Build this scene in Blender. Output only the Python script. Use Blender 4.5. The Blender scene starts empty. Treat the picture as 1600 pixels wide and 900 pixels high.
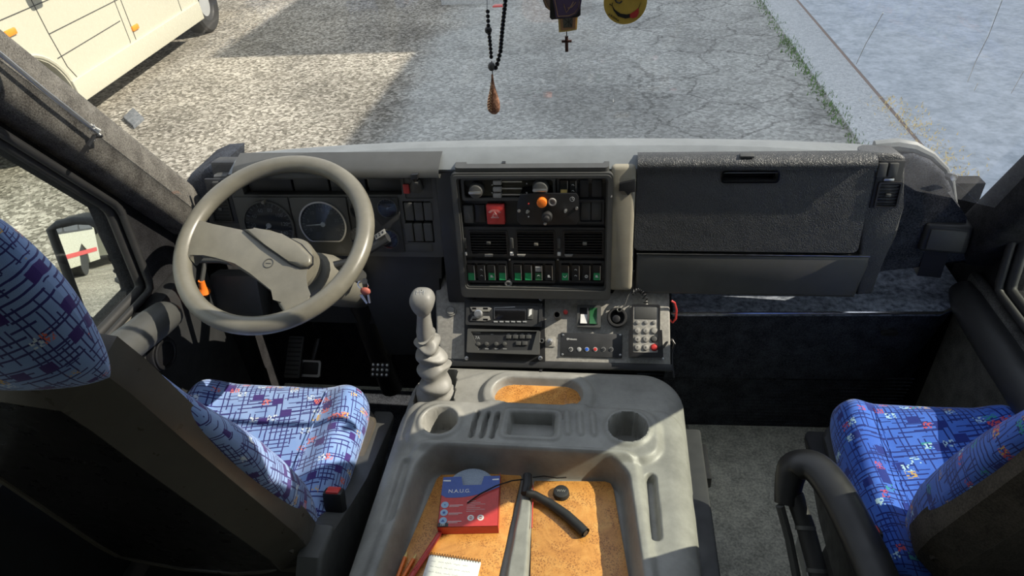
import bpy, bmesh, math, random
from mathutils import Vector, Matrix
SC = bpy.context.scene
COL = SC.collection
rnd = random.Random(7)

# ---------------------------------------------------------------- camera
FPX = 1050.0
CAMP = Vector((0, 0, 1.65))
_F = Vector((160, 783, -FPX)).normalized()
_X = Vector(((FPX * FPX + 150 * 783) / 160.0, -150, FPX)).normalized()
_X = (_X - _F * _X.dot(_F)).normalized()
_Z = _X.cross(_F)
RC = Matrix((_X, _F, _Z))                     # world <- camera
cd = bpy.data.cameras.new('camera')
cam = bpy.data.objects.new('camera', cd); COL.objects.link(cam)
cd.sensor_width = 36.0; cd.lens = 36.0 * FPX / 1600.0
cd.clip_start = 0.02; cd.clip_end = 200
cam.matrix_world = Matrix.Translation(CAMP) @ RC.to_4x4()
SC.camera = cam
# ---------------------------------------------------------------- light
SC.view_settings.view_transform = 'Standard'
SC.view_settings.look = 'None'
SC.view_settings.gamma = 1.0
SC.view_settings.exposure = 0.0
SC.view_settings.use_curve_mapping = False
W = bpy.data.worlds.new('sky'); SC.world = W; W.use_nodes = True
nt = W.node_tree; bg = nt.nodes['Background']
tc = nt.nodes.new('ShaderNodeTexCoord'); sx = nt.nodes.new('ShaderNodeSeparateXYZ')
rp = nt.nodes.new('ShaderNodeValToRGB')
nt.links.new(tc.outputs['Generated'], sx.inputs[0]); nt.links.new(sx.outputs['Z'], rp.inputs[0])
rp.color_ramp.elements[0].position = 0.0; rp.color_ramp.elements[0].color = (0.95, 0.95, 0.95, 1)
rp.color_ramp.elements[1].position = 0.7; rp.color_ramp.elements[1].color = (0.72, 0.79, 0.91, 1)
nt.links.new(rp.outputs[0], bg.inputs['Color']); bg.inputs['Strength'].default_value = 1.2
SUND = Vector((0.37, 0.015, 0.30)).normalized()
sl = bpy.data.lights.new('sun', 'SUN'); sl.energy = 7.5; sl.angle = math.radians(0.35); sl.color = (1.0, 0.90, 0.74)
sun = bpy.data.objects.new('sun', sl); COL.objects.link(sun)
sun.rotation_euler = SUND.to_track_quat('Z', 'Y').to_euler()

# ---------------------------------------------------------------- helpers
def ray(px, py): return (RC @ Vector((px - 800, 450 - py, -FPX))).normalized()
def at_plane(px, py, o, n):
    d = ray(px, py); o = Vector(o); n = Vector(n)
    return CAMP + d * ((o - CAMP).dot(n) / d.dot(n))
def atz(px, py, z): return at_plane(px, py, (0, 0, z), (0, 0, 1))
def aty(px, py, y): return at_plane(px, py, (0, y, 0), (0, 1, 0))
def atx(px, py, x): return at_plane(px, py, (x, 0, 0), (1, 0, 0))

class Fr:
    """local frame: u right, v up, w towards the viewer"""
    def __init__(s, o, v=(0, 0, 1), u=(1, 0, 0)):
        s.o = Vector(o); s.u = Vector(u).normalized(); s.v = Vector(v).normalized()
        s.v = (s.v - s.u * s.v.dot(s.u)).normalized(); s.n = s.u.cross(s.v)
        s.M = Matrix.Translation(s.o) @ Matrix((s.u, s.v, s.n)).transposed().to_4x4()
    def uv(s, px, py, w=0.0):
        q = at_plane(px, py, s.o + s.n * w, s.n) - s.o
        return (q.dot(s.u), q.dot(s.v))
    def uvs(s, pts, w=0.0): return [s.uv(a, b, w) for a, b in pts]
    def rect(s, x0, y0, x1, y1, w=0.0):
        a = s.uv(x0, y0, w); b = s.uv(x1, y0, w); c = s.uv(x1, y1, w); d = s.uv(x0, y1, w)
        return ((a[0] + d[0]) / 2, (b[0] + c[0]) / 2, (c[1] + d[1]) / 2, (a[1] + b[1]) / 2)
    def pt(s, u, v, w=0): return s.M @ Vector((u, v, w))
WORLD = Fr((0, 0, 0), (0, 1, 0))
def tilt(t):
    t = math.radians(t); return (0, math.sin(t), math.cos(t))

_fc = {}
def text_mesh(body, size, depth):
    k = (body, round(size, 5), depth)
    if k not in _fc:
        c = bpy.data.curves.new('t', 'FONT'); c.body = body; c.size = size; c.extrude = depth
        c.align_x = 'CENTER'; c.align_y = 'CENTER'
        o = bpy.data.objects.new('t', c); COL.objects.link(o)
        dg = bpy.context.evaluated_depsgraph_get()
        me = bpy.data.meshes.new_from_object(o.evaluated_get(dg))
        _fc[k] = ([v.co.copy() for v in me.vertices], [tuple(p.vertices) for p in me.polygons])
        bpy.data.objects.remove(o); bpy.data.curves.remove(c); bpy.data.meshes.remove(me)
    return _fc[k]

def smooth(pts, n=6, closed=False):
    P = [Vector(p) for p in pts]; out = []; m = len(P)
    for i in range(m if closed else m - 1):
        a, b, c, d = (P[(i - 1) % m], P[i], P[(i + 1) % m], P[(i + 2) % m]) if closed else (P[max(i - 1, 0)], P[i], P[i + 1], P[min(i + 2, m - 1)])
        for k in range(n):
            t = k / n; out.append(.5 * ((2 * b) + (c - a) * t + (2 * a - 5 * b + 4 * c - d) * t * t + (3 * b - a - 3 * c + d) * t ** 3))
    if not closed: out.append(P[-1])
    return out
def spread(r, n=6):
    return [r[i] + (r[i + 1] - r[i]) * k / n for i in range(len(r) - 1) for k in range(n)] + [r[-1]]
class MB:
    def __init__(s, F=WORLD): s.F = F; s.v = []; s.f = []; s.uvs = None
    def add(s, vs, fs, F=None):
        M = (F or s.F).M; n = len(s.v)
        s.v += [M @ Vector(v) for v in vs]; s.f += [tuple(i + n for i in f) for f in fs]
        return s
    def addbm(s, bm, F=None):
        bm.verts.index_update()
        s.add([v.co for v in bm.verts], [[v.index for v in f.verts] for f in bm.faces], F); bm.free(); return s
    def box(s, u0, u1, v0, v1, w0, w1, b=0.0, seg=2):
        bm = bmesh.new(); bmesh.ops.create_cube(bm, size=1)
        for v in bm.verts:
            v.co = Vector(((u0 + u1) / 2 + v.co.x * (u1 - u0), (v0 + v1) / 2 + v.co.y * (v1 - v0), (w0 + w1) / 2 + v.co.z * (w1 - w0)))
        if b > 0:
            b = min(b, abs(u1 - u0) * .48, abs(v1 - v0) * .48, abs(w1 - w0) * .48)
            bmesh.ops.bevel(bm, geom=bm.edges[:], offset=b, segments=seg, affect='EDGES', profile=0.5)
        return s.addbm(bm)
    def pbox(s, x0, y0, x1, y1, w0, w1, b=0.0, seg=2):      # a box over a pixel rectangle of this frame's plane
        r = s.F.rect(x0, y0, x1, y1); return s.box(*r, w0, w1, b, seg)
    def prism(s, pts, w0, w1, b=0.0, seg=2, inset=0.0):
        bm = bmesh.new()
        a = sum(pts[i][0] * pts[(i + 1) % len(pts)][1] - pts[(i + 1) % len(pts)][0] * pts[i][1] for i in range(len(pts)))
        if a < 0: pts = pts[::-1]
        lo = [bm.verts.new((p[0], p[1], w0)) for p in pts]
        cx = sum(p[0] for p in pts) / len(pts); cy = sum(p[1] for p in pts) / len(pts)
        hi = [bm.verts.new((p[0] + (cx - p[0]) * inset, p[1] + (cy - p[1]) * inset, w1)) for p in pts]
        n = len(pts)
        top = bm.faces.new(hi); bm.faces.new(lo[::-1])
        for i in range(n): bm.faces.new((lo[i], lo[(i + 1) % n], hi[(i + 1) % n], hi[i]))
        if b > 0:
            bmesh.ops.bevel(bm, geom=[e for e in top.edges], offset=b, segments=seg, affect='EDGES', profile=0.5)
        bmesh.ops.triangulate(bm, faces=[f for f in bm.faces if len(f.verts) > 6])
        return s.addbm(bm)
    def plate(s, outer, holes, w0, w1):
        bm = bmesh.new(); es = []
        for lp in [outer] + holes:
            vs = [bm.verts.new((p[0], p[1], w0)) for p in lp]
            es += [bm.edges.new((vs[i], vs[(i + 1) % len(vs)])) for i in range(len(vs))]
        r = bmesh.ops.triangle_fill(bm, use_beauty=True, use_dissolve=False, edges=es)
        fs = [g for g in r['geom'] if isinstance(g, bmesh.types.BMFace)]
        e = bmesh.ops.extrude_face_region(bm, geom=fs)
        for v in [g for g in e['geom'] if isinstance(g, bmesh.types.BMVert)]: v.co.z = w1
        bmesh.ops.recalc_face_normals(bm, faces=bm.faces[:])
        return s.addbm(bm)
    def cyl(s, u, v, r, w0, w1, seg=24, b=0.0, r2=None):
        r2 = r if r2 is None else r2
        if b > 0: prof = [(0, w0), (r, w0), (r2, w1 - b), (r2 - b * .3, w1 - b * .3), (r2 - b, w1), (0, w1)]
        else: prof = [(0, w0), (r, w0), (r2, w1), (0, w1)]
        return s.lathe(u, v, prof, seg)
    def lathe(s, u, v, prof, seg=24):
        vs = []; fs = []; rings = []
        for r, w in prof:
            if r <= 1e-9: rings.append([len(vs)]); vs.append((u, v, w))
            else:
                rings.append(list(range(len(vs), len(vs) + seg)))
                vs += [(u + r * math.cos(2 * math.pi * i / seg), v + r * math.sin(2 * math.pi * i / seg), w) for i in range(seg)]
        for A, B in zip(rings, rings[1:]):
            if len(A) == 1 and len(B) == 1: continue
            for i in range(seg):
                j = (i + 1) % seg
                if len(A) == 1: fs.append((A[0], B[j], B[i]))
                elif len(B) == 1: fs.append((A[i], A[j], B[0]))
                else: fs.append((A[i], A[j], B[j], B[i]))
        # profile runs from w0 upward: outside normals need r growing outward
        return s.add(vs, fs)
    def ring(s, u, v, ri, ro, w0, w1, seg=28):
        return s.lathe(u, v, [(ri, w0), (ro, w0), (ro, w1 - .15 * (w1 - w0)), ((ro * 3 + ri) / 4, w1), ((ro + ri * 3) / 4, w1), (ri, w1 - .15 * (w1 - w0)), (ri, w0)], seg)
    def tube(s, pts, r, seg=8, closed=False, flat=1.0, up=None, caps=True):
        """pts in local coords; r number or list; flat squeezes the section along 'up'"""
        P = [Vector(p) for p in pts]; n = len(P); vs = []; fs = []
        rr = r if isinstance(r, (list, tuple)) else [r] * n
        ref = Vector(up) if up else None; prevN = None
        for i in range(n):
            if closed: t = (P[(i + 1) % n] - P[i - 1])
            else: t = P[min(i + 1, n - 1)] - P[max(i - 1, 0)]
            t = t.normalized() if t.length > 1e-9 else Vector((0, 0, 1))
            if ref is not None: N = ref - t * ref.dot(t)
            elif prevN is None: N = t.orthogonal()
            else: N = prevN - t * prevN.dot(t)
            if N.length < 1e-6: N = t.orthogonal()
            N.normalize(); prevN = N; B = t.cross(N)
            for k in range(seg):
                a = 2 * math.pi * k / seg
                vs.append(P[i] + N * (rr[i] * flat * math.cos(a)) + B * (rr[i] * math.sin(a)))
        m = n if closed else n - 1
        for i in range(m):
            for k in range(seg):
                a = i * seg + k; b = i * seg + (k + 1) % seg; c = ((i + 1) % n) * seg + (k + 1) % seg; d = ((i + 1) % n) * seg + k
                fs.append((a, b, c, d))
        if not closed and caps:
            fs.append(tuple(range(seg))[::-1]); fs.append(tuple((n - 1) * seg + k for k in range(seg)))
        return s.add(vs, fs)
    def grid(s, fn, nu, nv, closed_u=False):
        vs = [fn(i / (nu if closed_u else nu - 1), j / (nv - 1)) for j in range(nv) for i in range(nu)]; fs = []
        for j in range(nv - 1):
            for i in range(nu if closed_u else nu - 1):
                k = (i + 1) % nu
                fs.append((j * nu + i, j * nu + k, (j + 1) * nu + k, (j + 1) * nu + i))
        return s.add(vs, fs)
    def sphere(s, c, r, seg=14, rings=8, sc=(1, 1, 1)):
        return s.grid(lambda a, b: (c[0] + r * sc[0] * math.cos(2 * math.pi * a) * math.sin(math.pi * (.002 + .996 * b)), c[1] + r * sc[1] * math.sin(2 * math.pi * a) * math.sin(math.pi * (.002 + .996 * b)), c[2] - r * sc[2] * math.cos(math.pi * (.002 + .996 * b))), seg, rings, True)
    def text(s, body, u, v, size, w=0.0, depth=0.0002, rot=0.0):
        V, Fc = text_mesh(body, size, depth); c, sn = math.cos(rot), math.sin(rot)
        return s.add([(u + p.x * c - p.y * sn, v + p.x * sn + p.y * c, w + p.z) for p in V], Fc)
    def ptext(s, body, px, py, size, w=0.0, rot=0.0):
        u, v = s.F.uv(px, py, w); return s.text(body, u, v, size, w, rot=rot)
    def pillow(s, hw, hl, ht, hb, p=5.0, n=40, top=None, plan=None, c=(0, 0), q=0.5):
        """padded cushion: superellipse slab, top(a,b) adds height, plan(a,b) -> (du,dv) scale"""
        def e(x): return math.copysign(1 - (1 - abs(x)) ** 1.9, x)
        def pos(i, j, side):
            a = e(2 * i / (n - 1) - 1); b = e(2 * j / (n - 1) - 1)
            # square -> rounded square
            pa = a * math.sqrt(max(0, 1 - .10 * b ** 8)); pb = b * math.sqrt(max(0, 1 - .10 * a ** 8))
            k = (max(0, 1 - abs(a) ** p) * max(0, 1 - abs(b) ** p)) ** q
            su, sv = plan(a, b) if plan else (1, 1)
            w = (ht + (top(a, b) if top else 0)) * k if side else -hb * k
            return (c[0] + pa * hw * su, c[1] + pb * hl * sv, w)
        vs = []; fs = []
        def uvp(i, j):
            a = e(2 * i / (n - 1) - 1); b = e(2 * j / (n - 1) - 1)
            ka = max(0, 1 - abs(a) ** p) ** q; kb = max(0, 1 - abs(b) ** p) ** q
            return (a * hw + math.copysign((1 - ka) * (ht + .03), a), b * hl + math.copysign((1 - kb) * (ht + .03), b))
        s.uvs = [uvp(i, j) for side in (0, 1) for j in range(n) for i in range(n)]
        for side in (1, 0):
            o = len(vs)
            vs += [pos(i, j, side) for j in range(n) for i in range(n)]
            for j in range(n - 1):
                for i in range(n - 1):
                    f = (o + j * n + i, o + j * n + i + 1, o + (j + 1) * n + i + 1, o + (j + 1) * n + i)
                    fs.append(f if side else f[::-1])
        return s.add(vs, fs)

LOC = {}
def setp(o, label=None, cat=None, group=None, kind=None):
    if label: o['label'] = label
    if cat: o['category'] = cat
    if group: o['group'] = group
    if kind: o['kind'] = kind
    return o
def thing(name, label, cat, loc=(0, 0, 0), group=None, kind=None):
    o = bpy.data.objects.new(name, None); o.empty_display_size = .05
    COL.objects.link(o); o.location = loc; LOC[o.name] = Vector(loc)
    return setp(o, label, cat, group, kind)
def mk(name, mb, m, parent=None, label=None, cat=None, group=None, kind=None, ang=35, smooth=True, weld=False):
    if parent is not None: base = LOC[parent.name]
    elif kind == 'structure': base = Vector((0, 0, 0))
    else:
        xs = [v.x for v in mb.v]; ys = [v.y for v in mb.v]; zs = [v.z for v in mb.v]
        base = Vector(((min(xs) + max(xs)) / 2, (min(ys) + max(ys)) / 2, min(zs)))
    me = bpy.data.meshes.new(name)
    me.from_pydata([v - base for v in mb.v], [], mb.f)
    if weld:
        bm = bmesh.new(); bm.from_mesh(me); bmesh.ops.remove_doubles(bm, verts=bm.verts[:], dist=1e-5)
        bmesh.ops.recalc_face_normals(bm, faces=bm.faces[:]); bm.to_mesh(me); bm.free()
    me.materials.append(m)
    if mb.uvs and len(mb.uvs) == len(mb.v):
        ul = me.uv_layers.new(name='cloth')
        for lp in me.loops: ul.data[lp.index].uv = mb.uvs[lp.vertex_index]
    if smooth:
        me.polygons.foreach_set('use_smooth', [True] * len(me.polygons))
        me.set_sharp_from_angle(angle=math.radians(ang))
    me.update()
    o = bpy.data.objects.new(name, me); COL.objects.link(o)
    if parent is not None: o.parent = parent
    else: o.location = base
    LOC[o.name] = base.copy()
    return setp(o, label, cat, group, kind)

# ---------------------------------------------------------------- materials
def _new(name):
    m = bpy.data.materials.new(name); m.use_nodes = True
    return m, m.node_tree, m.node_tree.nodes['Principled BSDF']
class NT:
    def __init__(s, t): s.t = t
    def n(s, typ, **k):
        x = s.t.nodes.new(typ)
        for a, b in k.items(): setattr(x, a, b)
        return x
    def inp(s, sock, val):
        if isinstance(val, bpy.types.NodeSocket): s.t.links.new(val, sock)
        elif val is not None: sock.default_value = val
    def math(s, op, a, b=None, c=None):
        x = s.n('ShaderNodeMath', operation=op); s.inp(x.inputs[0], a); s.inp(x.inputs[1], b); s.inp(x.inputs[2], c)
        return x.outputs[0]
    def mix(s, fac, a, b):
        x = s.n('ShaderNodeMix', data_type='RGBA'); s.inp(x.inputs[0], fac); s.inp(x.inputs[6], a); s.inp(x.inputs[7], b)
        return x.outputs[2]
    def coord(s, which='Object'): return s.n('ShaderNodeTexCoord').outputs[which]
    def noise(s, vec, scale, detail=3, rough=.55, out=0, dist=0):
        x = s.n('ShaderNodeTexNoise'); s.inp(x.inputs['Vector'], vec); x.inputs['Scale'].default_value = scale
        x.inputs['Detail'].default_value = detail; x.inputs['Roughness'].default_value = rough; x.inputs['Distortion'].default_value = dist
        return x.outputs[out]
    def vor(s, vec, scale, feature='F1', out='Distance', rand=1.0):
        x = s.n('ShaderNodeTexVoronoi', feature=feature); s.inp(x.inputs['Vector'], vec); x.inputs['Scale'].default_value = scale
        x.inputs['Randomness'].default_value = rand
        return x.outputs[out]
    def ramp(s, fac, stops):
        x = s.n('ShaderNodeValToRGB'); s.inp(x.inputs[0], fac); cr = x.color_ramp
        while len(cr.elements) < len(stops): cr.elements.new(.5)
        for e, (p, c) in zip(cr.elements, stops):
            e.position = p; e.color = (c, c, c, 1) if isinstance(c, (int, float)) else (*c, 1)
        return x.outputs[0]
    def bump(s, h, strength=.3, dist=.001):
        x = s.n('ShaderNodeBump'); x.inputs['Strength'].default_value = strength; x.inputs['Distance'].default_value = dist
        s.inp(x.inputs['Height'], h); return x.outputs[0]
def C4(c): return (*c, 1)
def plastic(name, c, rough=.5, grain=900, gs=.25, wear=.12, spec=.5, wsc=14):
    m, t, b = _new(name); N = NT(t); co = N.coord()
    n1 = N.noise(co, wsc, 5, .65)
    lo = tuple(x * (1 - wear) for x in c); hi = tuple(min(1, x * (1 + wear)) for x in c)
    N.inp(b.inputs['Base Color'], N.ramp(n1, [(.3, lo), (.7, hi)]))
    N.inp(b.inputs['Roughness'], N.ramp(N.noise(co, wsc * 2.3, 3), [(.3, max(.05, rough - .08)), (.7, min(1, rough + .08))]))
    if gs > 0: N.inp(b.inputs['Normal'], N.bump(N.noise(co, grain, 2), gs, .0006))
    b.inputs['Specular IOR Level'].default_value = spec
    return m
def leather(name, c, rough=.5, sc=140, st=.5):
    m, t, b = _new(name); N = NT(t); co = N.coord()
    w = N.noise(co, 30, 3, out=1)
    mx = N.n('ShaderNodeMix', data_type='VECTOR'); mx.inputs[0].default_value = .03; N.inp(mx.inputs[4], co); N.inp(mx.inputs[5], w)
    d = N.vor(mx.outputs[1], sc, 'DISTANCE_TO_EDGE')
    h = N.ramp(d, [(0, 0), (.22, 1)])
    N.inp(b.inputs['Base Color'], N.ramp(N.noise(co, 8, 4), [(.3, tuple(x * .85 for x in c)), (.7, tuple(x * 1.12 for x in c))]))
    N.inp(b.inputs['Normal'], N.bump(N.math('ADD', h, N.math('MULTIPLY', N.noise(co, 60, 4, .7), .8)), st, .0009)); b.inputs['Roughness'].default_value = rough
    return m
def metal(name, c, rough=.3):
    m, t, b = _new(name); N = NT(t)
    b.inputs['Base Color'].default_value = C4(c); b.inputs['Metallic'].default_value = 1
    N.inp(b.inputs['Roughness'], N.ramp(N.noise(N.coord(), 60, 3), [(.3, rough * .8), (.7, rough * 1.3)])); return m
def flat(name, c, rough=.5, spec=.5):
    m, t, b = _new(name); N = NT(t)
    N.inp(b.inputs['Base Color'], N.ramp(N.noise(N.coord(), 120, 2), [(.3, tuple(x * .93 for x in c)), (.7, tuple(min(1, x * 1.06) for x in c))]))
    b.inputs['Roughness'].default_value = rough; b.inputs['Specular IOR Level'].default_value = spec; return m
def cloth(name, c, c2, sc=420, bs=.5, rough=.95):
    m, t, b = _new(name); N = NT(t); co = N.coord()
    f = N.math('ADD', N.math('MULTIPLY', N.noise(co, sc, 3, .7), .65), N.math('MULTIPLY', N.noise(co, 25, 3), .35))
    N.inp(b.inputs['Base Color'], N.ramp(f, [(.38, c), (.62, c2)]))
    N.inp(b.inputs['Normal'], N.bump(N.noise(co, sc * 1.2, 3, .8), bs, .002)); b.inputs['Roughness'].default_value = rough
    b.inputs['Specular IOR Level'].default_value = .15
    return m
def moquette(name, base, base2, line, block, flecks, cell=.020, tiltv=(0, 0, 0)):
    """bus seat moquette: broken dark lines in two directions, filled blocks, coloured flecks"""
    m, t, b = _new(name); N = NT(t); co = N.coord()
    sp = N.n('ShaderNodeSeparateXYZ'); N.inp(sp.inputs[0], N.coord('UV'))
    X, Y, Z = sp.outputs
    wob = N.math('MULTIPLY', N.math('SUBTRACT', N.noise(co, 45, 2), .5), .0025)
    u = N.math('ADD', X, wob)
    v = N.math('ADD', Y, wob)
    u2 = N.math('ADD', N.math('MULTIPLY', u, .985), N.math('MULTIPLY', v, .17)); v2 = N.math('ADD', N.math('MULTIPLY', v, .985), N.math('MULTIPLY', u, -.17))
    def cellrand(a, b_, seed):
        cb = N.n('ShaderNodeCombineXYZ'); N.inp(cb.inputs[0], N.math('FLOOR', a)); N.inp(cb.inputs[1], N.math('FLOOR', b_)); cb.inputs[2].default_value = seed
        w = N.n('ShaderNodeTexWhiteNoise'); N.inp(w.inputs['Vector'], cb.outputs[0]); return w.outputs['Value']
    def lines(a, b_, sc, ln, width, seed, thr):
        A = N.math('DIVIDE', a, sc); B = N.math('DIVIDE', b_, ln)
        B = N.math('ADD', B, N.math('MULTIPLY', cellrand(A, 0.0, seed + 9), 7.3))
        return N.math('MULTIPLY', N.math('LESS_THAN', N.math('FRACT', A), width), N.math('GREATER_THAN', cellrand(A, B, seed), thr))
    L = lines(u2, v2, cell * .62, cell * 2.2, .26, 1, .42)
    L = N.math('MAXIMUM', L, lines(v2, u2, cell * .55, cell * 2.4, .28, 2, .42))
    L = N.math('MAXIMUM', L, lines(v2, u2, cell * .27, cell * 1.5, .4, 3, .86))
    A = N.math('DIVIDE', u2, cell * 1.3); B = N.math('DIVIDE', v2, cell * .9)
    blk = N.math('GREATER_THAN', cellrand(A, B, 5), .925)
    dk = N.noise(co, 60, 2)
    col = N.mix(N.ramp(N.noise(co, 9, 2), [(.4, 0), (.6, 1)]), C4(base), C4(base2))
    col = N.mix(L, col, C4(line)); col = N.mix(blk, col, C4(block))
    for i, (c, thr) in enumerate(flecks):
        q = cell * .15
        r = N.math('GREATER_THAN', cellrand(N.math('DIVIDE', u2, q * (1 + i * .3)), N.math('DIVIDE', v2, q), 11 + i), .62)
        rg = N.math('GREATER_THAN', cellrand(N.math('DIVIDE', u2, cell * 1.1), N.math('DIVIDE', v2, cell * .8), 20 + i), thr)
        col = N.mix(N.math('MULTIPLY', r, rg), col, C4(c))
    N.inp(b.inputs['Base Color'], col); b.inputs['Roughness'].default_value = .9; b.inputs['Specular IOR Level'].default_value = .2
    b.inputs['Sheen Weight'].default_value = .25
    N.inp(b.inputs['Normal'], N.bump(N.math('ADD', N.noise(co, 1100, 2), N.math('MULTIPLY', L, -.5)), .45, .001))
    return m
def glass(name, tint=(.96, .98, 1), spec=.08, dust=0.0, streak=False):
    m = bpy.data.materials.new(name); m.use_nodes = True; t = m.node_tree; t.nodes.clear(); N = NT(t)
    out = N.n('ShaderNodeOutputMaterial'); tr = N.n('ShaderNodeBsdfTransparent'); tr.inputs[0].default_value = C4(tint)
    gl = N.n('ShaderNodeBsdfGlossy'); gl.inputs['Roughness'].default_value = .02
    lw = N.n('ShaderNodeLayerWeight'); fr = N.math('ADD', N.math('MULTIPLY', N.math('POWER', lw.outputs['Facing'], 4.0), .8), spec)
    mx = N.n('ShaderNodeMixShader'); N.inp(mx.inputs[0], fr); N.inp(mx.inputs[1], tr.outputs[0]); N.inp(mx.inputs[2], gl.outputs[0])
    last = mx.outputs[0]
    if dust > 0:
        df = N.n('ShaderNodeBsdfDiffuse'); df.inputs[0].default_value = (.92, .95, 1, 1)
        tl = N.n('ShaderNodeBsdfTranslucent'); tl.inputs[0].default_value = (.92, .95, 1, 1)
        ad = N.n('ShaderNodeMixShader'); ad.inputs[0].default_value = .6; N.inp(ad.inputs[1], df.outputs[0]); N.inp(ad.inputs[2], tl.outputs[0])
        co = N.coord(); mp = N.n('ShaderNodeMapping'); N.inp(mp.inputs[0], co); mp.inputs['Scale'].default_value = (5, 1.2, 1.2)
        sp = N.n('ShaderNodeSeparateXYZ'); N.inp(sp.inputs[0], co)
        side = N.ramp(N.math('ADD', N.math('MULTIPLY', sp.outputs[0], .55), .45), [(.35, .25), (.95, 1)])
        patch = N.ramp(N.noise(mp.outputs[0], 2.2, 6, .7), [(.3, .35), (.75, 1)])
        speck = N.ramp(N.vor(co, 55), [(.03, 1.6), (.07, 0)])
        f = N.math('MULTIPLY', N.math('ADD', N.math('MULTIPLY', patch, side), N.math('MULTIPLY', speck, .25)), dust)
        m2 = N.n('ShaderNodeMixShader'); N.inp(m2.inputs[0], f); N.inp(m2.inputs[1], last); N.inp(m2.inputs[2], ad.outputs[0]); last = m2.outputs[0]
    N.inp(out.inputs[0], last); return m
def asphalt(name):
    m, t, b = _new(name); N = NT(t); co = N.coord()
    sp = N.n('ShaderNodeSeparateXYZ'); N.inp(sp.inputs[0], co)
    stone = N.vor(co, 38, out='Color'); sv = N.n('ShaderNodeSeparateColor'); N.inp(sv.inputs[0], stone)
    fine = N.noise(co, 95, 4, .8)
    v = N.math('ADD', N.math('MULTIPLY', sv.outputs[0], .45), N.math('MULTIPLY', fine, .55))
    gra = N.ramp(v, [(.22, (.088, .079, .062)), (.5, (.29, .268, .222)), (.78, (.64, .60, .52))])
    asp = N.ramp(v, [(.15, (.215, .22, .203)), (.5, (.40, .405, .378)), (.85, (.64, .645, .605))])
    big = N.ramp(N.noise(co, .9, 6, .62), [(.35, .68), (.62, 1.12)])
    # gravel tone, some sun warmth kept in its colour, to the left of x=-2, bound smoothly
    edge = N.math('ADD', sp.outputs[0], N.math('MULTIPLY', N.noise(co, .8, 3), 1.2))
    k = N.ramp(N.math('ADD', N.math('MULTIPLY', edge, .35), 1.05), [(.45, 1), (.62, 0)])
    col = N.mix(k, asp, gra)
    # cracks in the older asphalt
    dc = N.noise(co, 1.4, 5, .7, out=1, dist=.3); mx = N.n('ShaderNodeMix', data_type='VECTOR'); mx.inputs[0].default_value = .35
    N.inp(mx.inputs[4], co); N.inp(mx.inputs[5], dc)
    cr = N.ramp(N.vor(mx.outputs[1], 2.1, 'DISTANCE_TO_EDGE'), [(.0, 0), (.028, 1)])
    crm = N.ramp(N.math('ADD', N.math('MULTIPLY', sp.outputs[0], .4), N.math('MULTIPLY', N.noise(co, .7, 2), 1.0)), [(.42, 1), (.62, 0)])
    crk = N.math('MAXIMUM', cr, crm)
    crk = N.math('ADD', N.math('MULTIPLY', crk, .5), .5)
    mu = N.math('MULTIPLY', crk, big)
    vm = N.n('ShaderNodeMix', data_type='RGBA', blend_type='MULTIPLY'); vm.inputs[0].default_value = 1; N.inp(vm.inputs[6], col)
    cc = N.n('ShaderNodeCombineColor'); [N.inp(cc.inputs[i], mu) for i in range(3)]; N.inp(vm.inputs[7], cc.outputs[0])
    N.inp(b.inputs['Base Color'], vm.outputs[2]); b.inputs['Roughness'].default_value = .95
    N.inp(b.inputs['Normal'], N.bump(v, .9, .02)); b.inputs['Specular IOR Level'].default_value = .2
    return m
def burl(name):
    m, t, b = _new(name); N = NT(t); co = N.coord()
    w = N.noise(co, 14, 5, .65, dist=2.2)
    base = N.ramp(w, [(.3, (.46, .19, .04)), (.5, (.62, .28, .065)), (.7, (.70, .36, .10))])
    cl = N.ramp(N.noise(co, 22, 2, .5), [(.40, .15), (.58, 1)])
    ey = N.ramp(N.vor(co, 230), [(.2, 1), (.42, 0)])
    ey2 = N.ramp(N.noise(co, 300, 3, .7), [(.52, 0), (.66, 1)])
    f = N.math('MULTIPLY', N.math('MULTIPLY', cl, N.math('MAXIMUM', ey, ey2)), .8)
    N.inp(b.inputs['Base Color'], N.mix(f, base, (.20, .055, .012, 1)))
    b.inputs['Roughness'].default_value = .38; return m

M = {}
M['dash'] = leather('dash grained plastic', (.052, .054, .055), .45, 210, .6)
M['dash_top'] = plastic('dash top plastic', (.17, .185, .19), .5, 700, .2)
M['panel_dark'] = plastic('dark panel plastic', (.028, .029, .030), .5, 900, .12)
M['panel_mid'] = plastic('mid grey panel plastic', (.065, .066, .062), .5, 900, .2)
M['tan'] = plastic('worn grey beige plastic', (.21, .20, .165), .5, 700, .2)
M['ctrl'] = plastic('speckled grey panel', (.30, .29, .26), .6, 900, .5, .25, wsc=120)
M['console'] = plastic('moulded grey console plastic', (.265, .262, .238), .47, 500, .35, .30, wsc=9)
M['wheel'] = plastic('worn taupe steering wheel plastic', (.165, .155, .122), .36, 1200, .1, .16)
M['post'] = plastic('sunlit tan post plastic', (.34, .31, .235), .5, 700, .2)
M['lever'] = plastic('pale grey rubber', (.24, .235, .215), .5, 500, .2, .2)
M['black'] = plastic('black plastic', (.012, .012, .013), .42, 900, .1)
M['blackg'] = plastic('black glossy plastic', (.008, .008, .009), .15, 900, 0)
M['rubber'] = plastic('black rubber', (.018, .018, .018), .6, 600, .2)
M['shell'] = plastic('dark seat shell plastic', (.085, .074, .058), .34, 500, .25, .15)
M['chrome'] = metal('chrome', (.75, .75, .76), .18)
M['steel'] = metal('brushed steel', (.55, .55, .54), .35)
M['brass'] = metal('brass', (.70, .48, .30), .3)
M['white'] = flat('white print', (.75, .75, .72), .6)
M['greyprint'] = flat('grey print', (.33, .34, .34), .6)
M['paper'] = flat('paper', (.80, .80, .76), .8)
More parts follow.
